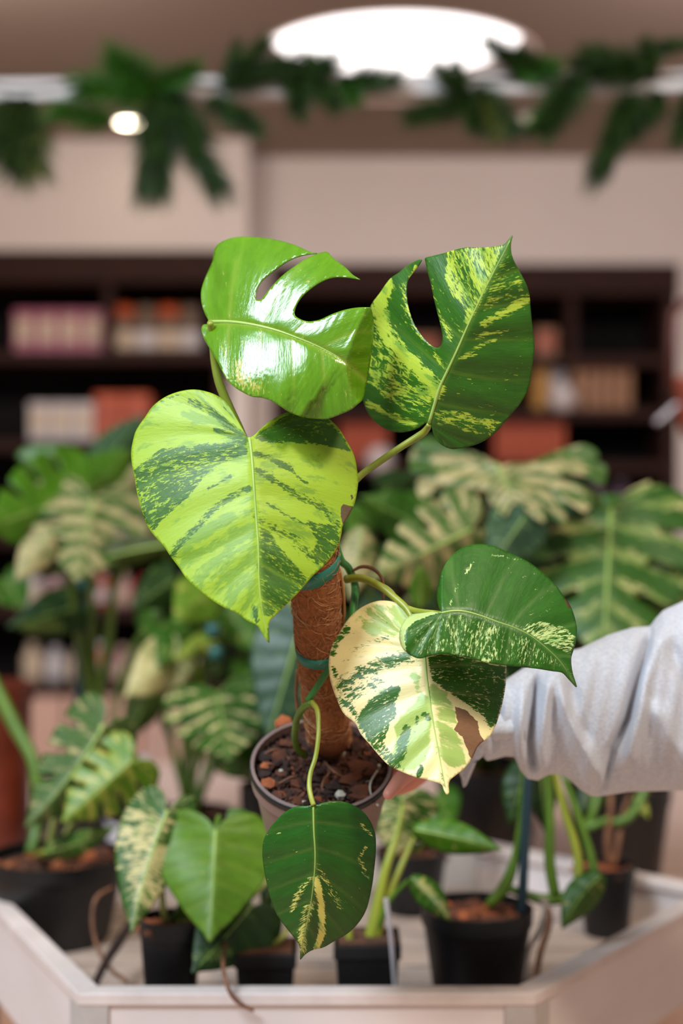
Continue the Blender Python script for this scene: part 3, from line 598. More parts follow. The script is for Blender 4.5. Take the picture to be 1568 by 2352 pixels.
def ribbon(s0, slope, hw, nm='garden_tie'):
    v = []; f = []; n = 40
    for k in range(n):
        an = 2*math.pi*k/n
        for sg in (-1, 1): v.append(on_pole(s0+slope*math.sin(an)+sg*hw, an, .0014))
    f = [(2*k, 2*((k+1) % n), 2*((k+1) % n)+1, 2*k+1) for k in range(n)]
    o = MB().add(v, f).build(nm, RIBBON, pole, True); s = o.modifiers.new('t', 'SOLIDIFY'); s.thickness = .0008; o['label'] = 'teal garden tie'
ribbon(.413, .0, .015); ribbon(.152, -.022 if PS.x > 0 else .022, .020)

# stems, petioles, roots
px_tube([(700, 1735, 1.20, 9), (682, 1718, 1.185, 8), (677, 1690, 1.17, 8), (682, 1650, 1.15, 8), (698, 1624, 1.135, 8.5), (716, 1615, 1.128, 8)], mb=None).build('vine_stem', STEM, mp, True)
px_tube([(706, 1610, 1.132, 8), (730, 1575, 1.130, 8), (765, 1520, 1.130, 8.5), (800, 1460, 1.135, 9), (812, 1390, 1.155, 9), (815, 1345, 1.17, 9), (800, 1305, 1.16, 9), (782, 1285, 1.15, 9), (770, 1240, 1.145, 9), (760, 1180, 1.14, 9)]).build('vine_stem', plain('vine_green', srgb(60, 132, 58), srgb(48, 112, 46), .35), mp, True)
px_tube([(716, 1613, 1.128, 7), (728, 1630, 1.12, 6.5), (731, 1662, 1.112, 5.5), (730, 1700, 1.105, 5.5), (724, 1740, 1.10, 5.5), (713, 1775, 1.095, 5.5), (710, 1805, 1.09, 6), (714, 1830, 1.085, 6), (720, 1850, 1.082, 6)]).build('petiole', STEM_Y, mp, True)
px_tube([(985, 975, 1.094, 6), (980, 985, 1.10, 8), (966, 998, 1.105, 8.5), (919, 1028, 1.11, 8), (876, 1057, 1.115, 8), (825, 1095, 1.12, 8), (790, 1140, 1.125, 9), (765, 1200, 1.13, 10)]).build('petiole', STEM_Y, mp, True)
px_tube([(482, 740, 1.118, 7), (488, 770, 1.125, 9), (493, 830, 1.13, 9.5), (504, 880, 1.13, 10.5), (522, 925, 1.13, 10.5), (545, 975, 1.13, 10), (580, 1050, 1.13, 10), (660, 1180, 1.13, 10), (735, 1280, 1.125, 10)]).build('petiole', STEM_Y, mp, True)
px_tube([(573, 1008, 1.085, 6), (590, 1060, 1.10, 8), (650, 1160, 1.115, 9), (740, 1270, 1.12, 9)]).build('petiole', STEM_Y, mp, True)
px_tube([(795, 1330, 1.16, 10), (830, 1328, 1.15, 9), (870, 1345, 1.135, 9), (905, 1372, 1.125, 8.5), (935, 1400, 1.115, 8), (955, 1440, 1.105, 7), (972, 1495, 1.098, 6)]).build('petiole', STEM_Y, mp, True)
px_tube([(860, 1338, 1.145, 5), (885, 1352, 1.135, 8), (904, 1368, 1.128, 6), (905, 1378, 1.125, 2)]).build('sheath', STEM_P, mp, True)
px_tube([(900, 1380, 1.14, 7), (950, 1402, 1.11, 7), (1000, 1408, 1.085, 6), (1014, 1409, 1.074, 5)]).build('petiole', STEM_Y, mp, True)
px_tube([(778, 1300, 1.145, 3.2), (786, 1340, 1.15, 4), (790, 1400, 1.155, 3.8), (786, 1450, 1.16, 3.5)]).build('aerial_root', plain('ochre_root', srgb(176, 126, 62), srgb(140, 96, 48)), mp, True)
px_tube([(808, 1312, 1.16, 3), (830, 1302, 1.16, 4), (855, 1306, 1.158, 4.5), (875, 1325, 1.155, 4), (880, 1350, 1.155, 3.5), (880, 1380, 1.155, 3)]).build('aerial_root', ROOT, mp, True)
px_tube([(683, 1540, 1.2, 4), (680, 1590, 1.21, 4), (684, 1640, 1.215, 4)]).build('aerial_root', ROOT, mp, True)
for i, (a, b_, c_, d_) in enumerate((((745, 1750), (770, 1775), (800, 1790), (820, 1800)), ((760, 1770), (740, 1800), (745, 1830), (760, 1845)), ((640, 1800), (670, 1785), (690, 1790), (720, 1778)), ((870, 1765), (850, 1800), (855, 1835), (868, 1850)), ((600, 1735), (630, 1722), (650, 1730), (665, 1745)))):
    pts = [on_soil(*p, .005+.004*math.sin(j*2)) for j, p in enumerate((a, b_, c_, d_))]
    MB().tube([Vector(p) for p in smooth_path([tuple(p) for p in pts], 5)], .0009, 6).build('dry_root', ROOT if i != 3 else PERL, mp, True)

# ---- leaf outlines, traced in the coordinates of enlarged crops, then set at real depths
O1 = [(150,820),(120,760),(90,680),(80,600),(85,540),(110,460),(150,370),(180,300),(192,230),(205,180),(240,145),(300,115),(390,93),(500,92),(640,102),(770,128),(880,160),(960,195),(1020,222),(1078,232),(1010,240),(940,254),(860,282),(780,327),(700,387),(620,452),(580,502),(555,560),(550,600),(560,630),(585,634),(610,613),(650,560),(720,480),(800,405),(890,340),(980,280),(1070,240),(1130,222),(1165,223),(1200,260),(1260,310),(1320,355),(1380,415),(1445,458),
 (1400,450),(1330,440),(1240,437),(1160,455),(1080,495),(1010,545),(950,600),(905,665),(885,720),(885,760),(920,790),(990,815),(1050,812),(1110,797),(1200,755),(1300,720),(1400,700),(1480,695),(1530,700),(1555,800),(1555,950),(1530,1150),(1500,1330),(1462,1490),(1430,1520),(1370,1570),(1280,1610),(1170,1650),(1080,1650),(950,1635),(820,1585),(770,1550),(680,1495),(600,1470),(520,1460),(450,1430),(370,1380),(300,1310),(270,1260),(230,1180),(190,1110),(150,1040),(110,970),(88,910),(85,870),(100,845),(140,838)]
M1 = [(150,820),(300,818),(450,832),(600,860),(750,900),(900,955),(1050,1015),(1180,1080),(1300,1150),(1420,1250)]
def ex1(p, a, b):
    z = (p-np.array([440, 520]))/.26786; x, y = z[:, 0], z[:, 1]
    fx = np.interp(y, [700, 850, 980, 1130, 1240, 1380, 1480, 1600], [1500, 1430, 1385, 1335, 1328, 1352, 1400, 1500])
    return np.maximum(x-fx, 0)/100*.017 + .012*np.exp(-((x-150)/110)**2-((y-450)/350)**2)
make_leaf(mp, O1, M1, LM_1, RIB, dict(d0=1.125, c=(482, 740), gx=-2.4, gy=-1.9, foldL=-.9, foldR=-.8, cup=.62, bend=.42), org=(440, 520), sc=.26786, spacing=4.5, base=0.02, ribr=4.5, laterals=5, pleat=.045, th0=100, th1=42, extra=ex1,
  polys=[([(340,1130),(420,1150),(520,1270),(620,1400),(560,1450),(430,1400),(350,1290)], .55, 'v', 60)], strokes=[([(250,950),(290,1080)], 20, .3), ([(1480,760),(1400,950),(1350,1200),(1400,1400),(1450,1480)], 45, .32, 'b', 30)], label='glossy fresh green split leaf')  # faint brown stroke paints shade onto the curled-back right edge
O2 = [(680,1580),(650,1575),(600,1610),(520,1640),(430,1648),(330,1620),(250,1565),(190,1490),(155,1400),(140,1310),(120,1230),(90,1160),(75,1080),(68,980),(75,900),(100,830),(150,750),(195,680),(230,610),(290,530),(330,470),(380,410),(440,370),(500,320),(550,290),(590,270),(622,266),(592,320),(545,380),(512,430),(500,500),(505,600),(525,690),(560,780),(610,860),(670,930),(720,965),(755,970),(780,945),(788,880),(775,800),(750,700),(720,580),(695,460),(670,370),(655,300),(650,255),
 (700,240),(800,215),(880,190),(980,170),(1080,170),(1180,165),(1280,145),(1312,110),(1347,72),(1335,140),(1340,220),(1370,300),(1420,390),(1460,470),(1480,540),(1490,640),(1500,750),(1515,880),(1520,980),(1505,1120),(1485,1250),(1450,1350),(1400,1430),(1340,1500),(1280,1570),(1220,1640),(1130,1710),(1040,1750),(940,1775),(860,1780),(790,1755),(740,1710),(710,1650),(700,1590),(698,1565)]
M2 = [(680,1575),(720,1440),(765,1290),(830,1150),(900,1000),(1010,750),(1130,500),(1230,300),(1345,78)]
make_leaf(mp, O2, M2, LM_2, RIB, dict(d0=1.094, c=(985, 975), gx=.3, gy=1.6, foldL=3.6, foldR=-.6, cup=.10, bend=.10), org=(790, 520), sc=.28699, spacing=4.5, base=-.02, ribr=4.2, laterals=6, pleat=.07, th0=96, th1=36,
  polys=[([(90,850),(200,800),(400,1000),(700,1350),(690,1480),(600,1540),(350,1400),(180,1250),(90,1100)], .47), ([(830,200),(980,175),(1270,150),(1180,420),(1080,640),(990,760),(960,680),(900,560),(840,450)], .56), ([(720,1460),(900,1470),(1100,1530),(1250,1560),(1180,1680),(1000,1640),(850,1600),(740,1600)], .42), ([(1180,420),(1300,200),(1400,400),(1450,520),(1100,700)], .3)],
  strokes=[([(340,480),(270,650),(320,820),(450,1000),(620,1180),(750,1300)], 62, .92), ([(200,1420),(350,1500),(560,1580)], 30, .72), ([(580,320),(530,420)], 14, .75), ([(480,470),(500,650),(600,850),(700,980),(800,1130)], 26, .45), ([(430,560),(440,680),(520,900)], 18, .02), ([(860,220),(850,400),(905,540)], 32, 1.1), ([(1000,190),(970,260),(985,380)], 20, 1.0), ([(1060,560),(1050,640),(980,760)], 26, .85), ([(690,420),(760,700),(860,900)], 25, .42),
   ([(1470,570),(1300,680),(1120,780)], 36, .72), ([(1300,830),(1050,880)], 24, .5), ([(1200,910),(1080,960),(920,1060)], 20, .55), ([(1060,1030),(960,1050)], 10, .95), ([(950,1620),(1090,1640)], 16, .8), ([(620,900),(700,1000)], 20, .1), ([(700,420),(830,700),(930,850)], 28, .08), ([(620,1200),(740,1370)], 22, .95)], label='deep green marbled leaf with one deep slit')
O3 = [(818,352),(850,335),(890,295),(950,245),(1030,200),(1100,180),(1180,176),(1250,190),(1320,225),(1390,290),(1440,370),(1480,440),(1500,500),(1510,560),(1518,620),(1510,700),(1495,770),(1470,830),(1430,900),(1415,925),(1410,970),(1390,1040),(1350,1110),(1290,1180),(1230,1235),(1190,1280),(1130,1350),(1070,1410),(1010,1470),(960,1520),(943,1550),(945,1600),(947,1670),(920,1640),(895,1600),(870,1560),(810,1530),(730,1475),(660,1445),(600,1410),(530,1360),(460,1300),(410,1250),(370,1190),(310,1110),(275,1055),(230,1005),(180,945),(150,880),(120,790),(95,690),(80,590),(65,520),(60,450),(70,380),(90,310),(120,260),(150,220),(190,160),(240,115),(310,75),(400,48),(480,43),(560,60),(620,85),(670,125),(710,180),(750,250),(790,320),(806,346)]
M3 = [(818,352),(828,420),(838,520),(850,700),(865,900),(878,1080),(880,1250),(900,1450),(947,1668)]
make_leaf(mp, O3, M3, LM_H, RIB, dict(d0=1.083, c=(572, 1006), gx=.4, gy=-1.5, fold=1.0, cup=.22, bend=.10), org=(280, 880), sc=.35714, spacing=5, base=1.08, shift=.09, ribr=3.6, laterals=6, pleat=.07, k=.0009, th0=100, th1=34,
  polys=[([(75,560),(250,420),(500,390),(800,372),(812,460),(600,540),(500,650),(420,740),(300,850),(250,900),(205,965),(140,870),(100,700)], .36), ([(850,350),(900,310),(1000,240),(1080,190),(1200,180),(1320,230),(1400,310),(1475,445),(1350,410),(1200,390),(1050,385),(900,380)], .22), ([(1180,880),(1280,900),(1400,915),(1395,1040),(1300,1175),(1220,1100),(1250,1020)], .3),
   ([(878,920),(960,970),(1020,1060),(1130,1180),(1200,1260),(1050,1430),(960,1500),(905,1500),(880,1300),(875,1080)], .30), ([(1404,800),(1420,778),(1487,795),(1450,890),(1420,915),(1405,860)], 1, 'b', 10), ([(300,1080),(500,900),(860,780),(870,1300),(850,1500),(500,1330)], .62, 'm', 50)],
  strokes=[([(440,120),(560,165),(680,270),(790,350)], 26, .36), ([(600,300),(700,345),(800,375)], 18, .38), ([(260,115),(400,60)], 8, .5), ([(820,680),(700,735),(570,825),(480,930),(360,1040),(330,1110)], 26, .36), ([(700,600),(560,680)], 16, .45), ([(870,320),(1000,270),(1120,205),(1250,225)], 15, .72), ([(860,350),(1000,310),(1150,300)], 8, .7),
   ([(855,460),(950,485),(1080,550)], 20, .15), ([(1080,560),(1190,650)], 10, .35), ([(870,560),(1000,640),(1150,740),(1280,800),(1390,900)], 26, .44), ([(930,770),(1050,850),(1200,920)], 14, .42), ([(870,860),(1100,1000),(1250,1150)], 40, .52), ([(900,1180),(960,1350),(930,1450)], 34, .02), ([(640,150),(760,240)], 10, .6), ([(400,205),(640,250)], 30, .9, 'm'),
   ([(850,1440),(870,1530)], 16, .2), ([(945,1580),(945,1660)], 14, .1), ([(1476,725),(1478,745)], 7, 1, 'b', 6), ([(100,560),(300,560),(560,490)], 14, .12), ([(160,860),(300,740),(420,640)], 12, .15), ([(130,560),(150,640)], 14, .2)], label='large lime and dark green heart-shaped leaf')
O4 = [(612,700),(600,640),(580,560),(545,475),(500,430),(430,400),(350,392),(280,410),(210,450),(150,510),(100,590),(60,660),(40,740),(42,830),(60,910),(90,990),(130,1070),(200,1130),(230,1190),(290,1260),(340,1320),(400,1380),(480,1420),(560,1450),(640,1470),(715,1495),(730,1530),(747,1556),(760,1545),(757,1500),(765,1470),(800,1440),(850,1400),(890,1350),(912,1310),(930,1270),(968,1234),(1000,1210),(1030,1160),(1060,1080),(1085,980),(1100,880),(1103,785),(1100,700),(1060,600),(980,540),(880,500),(780,490),(700,520),(645,600)]
M4 = [(612,700),(620,800),(632,900),(645,1000),(660,1100),(690,1260),(720,1420),(746,1550)]
make_leaf(mp, O4, M4, LM_4, RIB, dict(d0=1.098, c=(972, 1495), gx=.5, gy=-1.7, fold=1.2, cup=.18, bend=.05), org=(740, 1230), sc=.38265, spacing=5, base=1.12, shift=.13, base_mid=.12, ribr=3.2, laterals=6, pleat=.08, k=.0009, th0=100, th1=34,
  polys=[([(230,420),(400,400),(520,440),(500,560),(420,640),(300,600),(180,520)], .72, 'm', 30), ([(450,1080),(560,1000),(640,960),(660,1150),(620,1350),(520,1430),(430,1380),(440,1200)], 1.0, 'm', 30), ([(680,1110),(780,1150),(850,1290),(860,1380),(760,1380),(700,1300)], .9, 'm', 24), ([(650,880),(740,940),(800,1030),(800,1130),(700,1100),(650,1000)], .7, 'm', 24),
   ([(228,1060),(290,980),(370,925),(425,905),(468,905),(470,940),(440,1000),(445,1080),(410,1130),(370,1240),(420,1340),(470,1380),(400,1370),(290,1255),(208,1130)], .08, 'v', 9), ([(290,1230),(370,1240),(430,1330),(480,1400),(400,1370),(320,1300)], .38),
   ([(632,725),(780,712),(1000,770),(1103,790),(1092,950),(1045,1130),(1005,1170),(960,1080),(860,1012),(740,930),(650,862)], .14, 'v', 9), ([(795,1028),(860,1050),(930,1120),(940,1190),(968,1234),(920,1300),(890,1350),(872,1290),(840,1210),(788,1165),(812,1120),(800,1070)], 1.2, 'b', 6)],
  strokes=[([(150,560),(80,640),(60,720)], 22, .42), ([(110,900),(200,850),(350,770),(520,725)], 46, .42), ([(110,1000),(220,930),(330,880)], 50, .47), ([(70,800),(120,950),(220,1110)], 20, .48), ([(180,700),(300,640),(420,600)], 18, .7), ([(505,1170),(470,1300),(430,1370)], 30, .12), ([(660,785),(800,815),(900,830)], 7, .8), ([(610,1070),(640,1100)], 18, .25), ([(595,1390),(575,1440)], 14, -.1, 'v', 6), ([(714,1430),(730,1510)], 6, .15, 'v', 6), ([(810,950),(835,975)], 8, .7), ([(560,860),(600,1000)], 24, .75, 'm'), ([(570,1090),(565,1130)], 10, .25), ([(1000,880),(1060,1020)], 16, .4)], label='cream and green leaf with brown dead patch')
O5 = [(715,465),(700,430),(688,370),(695,300),(720,210),(760,140),(820,85),(890,58),(960,53),(1030,65),(1110,100),(1200,140),(1260,175),(1340,240),(1400,300),(1450,370),(1490,430),(1515,500),(1527,570),(1520,640),(1505,690),(1492,740),(1500,820),(1525,910),(1480,865),(1440,825),(1380,815),(1290,800),(1200,790),(1100,780),(1010,768),(940,750),(860,730),(780,715),(700,712),(640,725),(590,738),(550,730),(505,700),(480,670),(464,620),(470,560),(500,505),(550,467),(600,453),(650,455),(700,466)]
M5 = [(715,465),(780,453),(860,457),(960,485),(1050,518),(1150,552),(1250,602),(1350,680),(1430,760),(1522,905)]
CURL = [(712,460),(640,482),(560,515),(510,555),(492,600),(495,650),(508,700),(480,700),(450,620),(455,550),(500,490),(560,445),(650,435)]
def ex5(p, a, b):
    z = (p-np.array([740, 1230]))/.38265; x, y = z[:, 0], z[:, 1]
    fx = np.interp(y, [455, 500, 555, 600, 650, 700, 740], [715, 600, 510, 492, 496, 512, 560])
    return np.maximum(fx-x, 0)/100*.030
make_leaf(mp, O5, M5, LM_5, RIB, dict(d0=1.072, c=(1014, 1408), gx=.5, gy=-.4, foldL=2.4, foldR=-.9, cup=.1, bend=.06), org=(740, 1230), sc=.38265, spacing=4.5, base=-.08, ribr=2.4, laterals=6, pleat=.06, th0=110, th1=34, extra=ex5,
  polys=[([(520,570),(700,480),(800,470),(1000,520),(1150,570),(1250,620),(1420,770),(1300,790),(1000,750),(700,700),(560,720)], .32), ([(1170,550),(1300,512),(1450,540),(1520,610),(1490,720),(1350,660),(1250,600)], .48), (CURL, 1.6, 'v', 5), (CURL, -.6, 'm', 5)],
  strokes=[([(915,150),(855,240)], 10, .5), ([(820,290),(760,430)], 10, .42), ([(890,555),(925,630),(985,740)], 26, .92), ([(860,570),(900,690)], 14, .6), ([(1010,115),(1200,150)], 8, .35), ([(1465,385),(1480,425)], 12, 1, 'b', 8), ([(1450,760),(1520,900)], 10, .2)], label='dark green folded leaf with white speckles and cream curl')
O6 = [(1145,160),(1120,165),(1050,170),(1000,195),(950,240),(910,290),(880,350),(872,420),(880,500),(895,580),(915,660),(950,750),(1000,820),(1040,870),(1068,910),(1074,950),(1075,992),(1100,965),(1140,940),(1200,925),(1260,890),(1330,850),(1390,790),(1430,720),(1455,620),(1470,520),(1480,400),(1475,310),(1440,230),(1390,180),(1330,150),(1270,140),(1200,148),(1165,160)]
M6 = [(1145,160),(1148,300),(1155,420),(1150,540),(1130,700),(1100,850),(1076,985)]
make_leaf(mp, O6, M6, LM_6, RIB, dict(d0=1.082, c=(719, 1848), gx=.0, gy=-.4, fold=1.5, cup=.25, bend=.32), org=(230, 1780), sc=.4273, spacing=5, base=-.1, ribr=2.6, laterals=6, pleat=.05, th0=90, th1=34,
  strokes=[([(1160,560),(1188,700),(1192,850),(1160,925)], 17, 1.05), ([(1130,550),(1060,640),(1030,730)], 18, .56), ([(1120,700),(1085,850),(1088,930)], 28, .52), ([(1430,380),(1390,450),(1440,560)], 14, .4), ([(1160,480),(1290,700)], 20, .26), ([(1200,150),(1300,150)], 8, .35), ([(1400,260),(1470,350)], 12, .4)], label='dark green leaf hanging lowest with cream central streak')

# ------------------------------------------------------------ person: sleeve, forearm and hand
SKIN, nt, b = new_mat('skin'); tc = N(nt, 'ShaderNodeTexCoord').outputs['Object']
nt.links.new(mixc(nt, noise(nt, tc, 60, 4), srgb(224, 158, 140), srgb(206, 132, 116)), b.inputs['Base Color']); b.inputs['Roughness'].default_value = .5; b.inputs['Subsurface Weight'].default_value = .15; b.inputs['Subsurface Radius'].default_value = (.01, .004, .002); b.inputs['Subsurface Scale'].default_value = .5
pe = root('person', P(1350, 1700, 1.25), 'person in light grey fleece sweatshirt, only the arm reaching in to hold the tilted pot', 'person')
# hand: skinned skeleton; the palm lies against the right-hand back of the pot, fingers curl round it, the thumb lies along the rim
Rv = Vector((1, 0, 0)); Bk = Rv.cross(ma); Bk = (-Bk if Bk.y < 0 else Bk).normalized()   # pot frame: right, back, up(ma)
def pc(an, dn, off):   # point round the pot: angle from the right towards the back, distance below the rim, distance off the wall
    t = 1-dn/PH*.28; a = math.radians(an); return rimc-ma*dn+(Rv*math.cos(a)+Bk*math.sin(a))*(PR*t+off)
wrist = P(1120, 1668, 1.262)
bones = []   # vertex list and radii
V = [P(1330, 1640, 1.25), P(1200, 1655, 1.255), wrist, P(1050, 1692, 1.268)]; RR = [.026, .023, .020, .018]; E = [(0, 1), (1, 2), (2, 3)]
def chain(start, pts, rads):
    prev = start
    for p, r in zip(pts, rads): V.append(Vector(p)); RR.append(r); E.append((prev, len(V)-1)); prev = len(V)-1
for i, (dn, rr, ln) in enumerate(((.010, .0080, 62), (.024, .0084, 70), (.038, .0082, 64), (.051, .0070, 52))):
    chain(3, [pc(22, dn, .022), pc(42, dn+.002, .013), pc(60, dn+.003, rr+.001), pc(60+ln*.45, dn+.003, rr+.0005), pc(60+ln*.8, dn+.003, rr*.9)], [.0115, rr*1.12, rr*1.05, rr, rr*.78])
chain(3, [P(1000, 1715, 1.232), P(960, 1752, 1.195), P(918, 1792, 1.160), P(885, 1832, 1.142)], [.0115, .0088, .0068, .0045])
me = bpy.data.meshes.new('hand'); off = wloc(pe); me.from_pydata([tuple(v-off) for v in V], E, []); ho = bpy.data.objects.new('body', me); COL.objects.link(ho); ho.parent = pe; me.materials.append(SKIN)
sk = ho.modifiers.new('skin', 'SKIN'); sk.use_smooth_shade = True
for i, r in enumerate(RR): me.skin_vertices[0].data[i].radius = (r, r)
me.skin_vertices[0].data[0].use_root = True
ho.modifiers.new('sub', 'SUBSURF').levels = 2; ho.modifiers['sub'].render_levels = 2
ho['label'] = 'bare hand and wrist gripping the pot'
# thumb nail
NAIL = plain('nail', srgb(232, 178, 164), srgb(224, 168, 156), .25)
# sleeve
FL, nt, b = new_mat('grey_fleece'); tc = N(nt, 'ShaderNodeTexCoord').outputs['Object']
mpn = N(nt, 'ShaderNodeMapping'); mpn.inputs['Scale'].default_value = (.6, 1, 1.5); nt.links.new(tc, mpn.inputs[0])
n1 = noise(nt, mpn.outputs[0], 520, 5, .7); n2 = noise(nt, tc, 110, 3, .6)
c0 = mixc(nt, mathn(nt, 'MULTIPLY_ADD', n1, 3.2, -1.1, clamp=True), srgb(182, 188, 201), srgb(222, 227, 238)); c0 = mixc(nt, mathn(nt, 'MULTIPLY', n2, .3), c0, srgb(186, 187, 198))
nt.links.new(c0, b.inputs['Base Color']); b.inputs['Roughness'].default_value = .95; b.inputs['Sheen Weight'].default_value = .3; b.inputs['Specular IOR Level'].default_value = .15
bn = N(nt, 'ShaderNodeBump'); bn.inputs['Strength'].default_value = .5; bn.inputs['Distance'].default_value = .0015; nt.links.new(n1, bn.inputs['Height']); nt.links.new(bn.outputs[0], b.inputs['Normal'])
def sleeve():
    xs = np.concatenate([np.linspace(1095, 1568, 130), np.linspace(1575, 2600, 60)])
    tx = [1095, 1130, 1162, 1200, 1260, 1332, 1396, 1452, 1492, 1505, 1522, 1568, 1700, 1900, 2200, 2600]; ty = [1622, 1590, 1560, 1535, 1505, 1489, 1458, 1441, 1438, 1420, 1402, 1381, 1340, 1280, 1190, 1060]
    bx = [1095, 1118, 1137, 1160, 1181, 1193, 1211, 1235, 1258, 1286, 1309, 1332, 1355, 1374, 1443, 1568, 1700, 1900, 2200, 2600]; by = [1722, 1748, 1744, 1737, 1738, 1768, 1789, 1793, 1780, 1777, 1792, 1814, 1828, 1830, 1819, 1816, 1830, 1840, 1800, 1720]
    n = 120; v = []; f = []
    cre = lambda t, pts: np.interp(t, [q[0] for q in pts], [q[1] for q in pts])
    for i, x in enumerate(xs):
        T0 = np.interp(x, tx, ty); B0 = np.interp(x, bx, by); dc = 1.235+(x-1095)/1e4*.9; cy_ = (T0+B0)/2; hy = (B0-T0)/2; rd = max(.030, hy*1.235/F*.62)
        for k in range(n):
            a = 2*math.pi*k/n; sy = -math.cos(a); front = math.sin(a)      # a=0 top, front towards the camera
            yy = cy_+hy*sy; s_ = 0.0; fr = max(front, 0)
            # folds: drawn-in valleys and pushed-out ridges running down the cloth
            for (pts, amp, wd) in (([(1440, 1496), (1560, 1462), (1650, 1440), (1720, 1405), (1830, 1382)], -.016, 9), ([(1440, 1516), (1560, 1486), (1650, 1470), (1760, 1440)], .010, 18), ([(1540, 1232), (1640, 1222), (1700, 1216), (1770, 1226)], -.014, 9), ([(1530, 1200), (1650, 1196), (1780, 1190)], .007, 13), ([(1540, 1262), (1650, 1252), (1720, 1244), (1790, 1250)], .009, 12),
              ([(1500, 1275), (1600, 1290), (1700, 1330), (1790, 1372)], .011, 20), ([(1540, 1300), (1640, 1318), (1700, 1345)], -.006, 16), ([(1460, 1540), (1540, 1560), (1620, 1600)], -.006, 16), ([(1600, 1500), (1700, 1540), (1780, 1600)], .006, 25), ([(1600, 1150), (1740, 1135)], -.006, 9)):
                y0, y1 = pts[0][0], pts[-1][0]; e = np.clip((yy-y0)/40, 0, 1)*np.clip((y1+20-yy)/40, 0, 1); xc_ = cre(yy, pts); s_ += 1.35*amp*math.exp(-((x-xc_)/wd)**2)*e
            s_ += .0015*math.sin(x/17+3*sy)+.001*math.sin(x/7+5*sy)
            dd = dc-front*(rd+s_*(fr > 0)); edge = 1.0+.0*sy
            v.append(P(x, yy, dd))
        if i: f += [((i-1)*n+k, (i-1)*n+(k+1) % n, i*n+(k+1) % n, i*n+k) for k in range(n)]
    # the turned-in cuff
    L0 = len(v)
    for k in range(n):
        c_ = P(1150, 1665, 1.25); p0 = v[k]; v.append(p0+Vector((.004, 0, 0))+(c_-p0)*.12)
    for k in range(n): v.append(v[L0+k]+Vector((.035, 0, 0)))
    f += [(k, (k+1) % n, L0+(k+1) % n, L0+k)[::-1] for k in range(n)]+[(L0+k, L0+(k+1) % n, L0+n+(k+1) % n, L0+n+k)[::-1] for k in range(n)]
    f.append(tuple(range((len(xs)-1)*n, len(xs)*n)))
    return MB().add(v, f)
sl = sleeve().build('sweatshirt_sleeve', FL, pe, True, label='light grey fleece sleeve')
# hanging cuff flap
fv = []; ff = []; nx, ny = 14, 14
for j in range(ny+1):
    for i in range(nx+1):
        s, t = i/nx, j/ny; x = 1060+62*s-12*t*(1-s)*2; yb = 1700+(1810-1700)*(1-abs(s-.38)*1.25); fv.append(P(x+14*t*(.38-s)*2, 1690+(yb-1690)*t, 1.222+.010*math.sin(s*5)+.01*t))
for j in range(ny):
    for i in range(nx): k = j*(nx+1)+i; ff.append((k, k+1, k+nx+2, k+nx+1))
fo = MB().add(fv, ff).build('cuff_flap', FL, pe, True); fo.modifiers.new('t', 'SOLIDIFY').thickness = .003

# ------------------------------------------------------------ plants on the tray
def plant(label, x, yrim, d, Rpx, zf, name='potted_plant', group=None, **kw):
    c = P(x, yrim, d); r = root(name, (c.x, c.y, zf), label, 'potted plant', group); pot_px(r, x, yrim, d, Rpx, zf, **kw); return r
def stalk(r, path, mat=STEM, name='petiole'): return px_tube(path, 8, 4).build(name, mat, r, True)
# A large black pot far left
A = plant('pale split-leaf plant in the largest black pot at the left end of tray', 128, 1962, 1.72, 160, FZ, chips=60, seed=1)
blade(A, MONST, (238, 1668), (58, 1900), 185, 1.62, 1.58, BG_P, base=.25, band=.2, fold=4, curve=-.12)
blade(A, MONST, (302, 1748), (142, 1890), 175, 1.60, 1.57, BG_L, base=.45, band=.35, fold=3, mid=.6)
blade(A, LANCE, (105, 1958), (268, 1898), 62, 1.63, 1.60, BG_G, base=.25, curve=.12)
stalk(A, [(112, 1975, 1.72, 9), (122, 1900, 1.70, 9), (150, 1800, 1.67, 8), (200, 1700, 1.64, 7), (238, 1668, 1.62, 6)], STEM_P); stalk(A, [(135, 1975, 1.72, 8), (160, 1900, 1.68, 7), (250, 1790, 1.63, 6), (302, 1748, 1.60, 5)], STEM_P)
stalk(A, [(95, 1975, 1.72, 6), (88, 1965, 1.68, 8), (105, 1955, 1.63, 6)], STEM_Y)
stalk(A, [(70, 1960, 1.76, 14), (82, 1900, 1.78, 14), (80, 1760, 1.80, 15), (30, 1660, 1.82, 17), (-40, 1520, 1.84, 17)], STEM)
# B small pot with heart leaves
B = plant('heart-leaved seedling in small black pot behind the tray front, left of centre', 392, 2105, 1.44, 72, FZ, chips=16, seed=2)
blade(B, HEART, (384, 1862), (302, 2146), 195, 1.42, 1.36, BG_V, base=.30, fold=2.5, spacing=7, curve=.1, asym=.8, strokes=[([(350,1900),(300,1920)], 30, .6), ([(360,1960),(320,2000),(340,2060)], 30, .68)], label='leaf marbled with cream')
blade(B, HEART, (495, 1905), (482, 2164), 285, 1.40, 1.35, BG_L, base=-.1, fold=2.0, spacing=7, mid=.3, label='broad plain green heart leaf')
blade(B, HEART, (578, 2080), (440, 2236), 205, 1.44, 1.39, BG_D, base=.04, fold=1.5, spacing=7, curve=-.05, strokes=[([(450,2200),(520,2190)], 14, .6)])
blade(B, LANCE, (425, 1895), (418, 1824), 66, 1.45, 1.44, BG_G, base=.05)
blade(B, HEART, (525, 1895), (625, 1965), 105, 1.46, 1.45, BG_G, base=.1)
stalk(B, [(385, 2120, 1.44, 8), (375, 2090, 1.43, 8), (372, 2000, 1.44, 6), (384, 1862, 1.42, 5)], STEM_P); stalk(B, [(395, 2120, 1.44, 7), (450, 2000, 1.45, 6), (500, 1880, 1.43, 6), (495, 1905, 1.40, 5)], STEM)
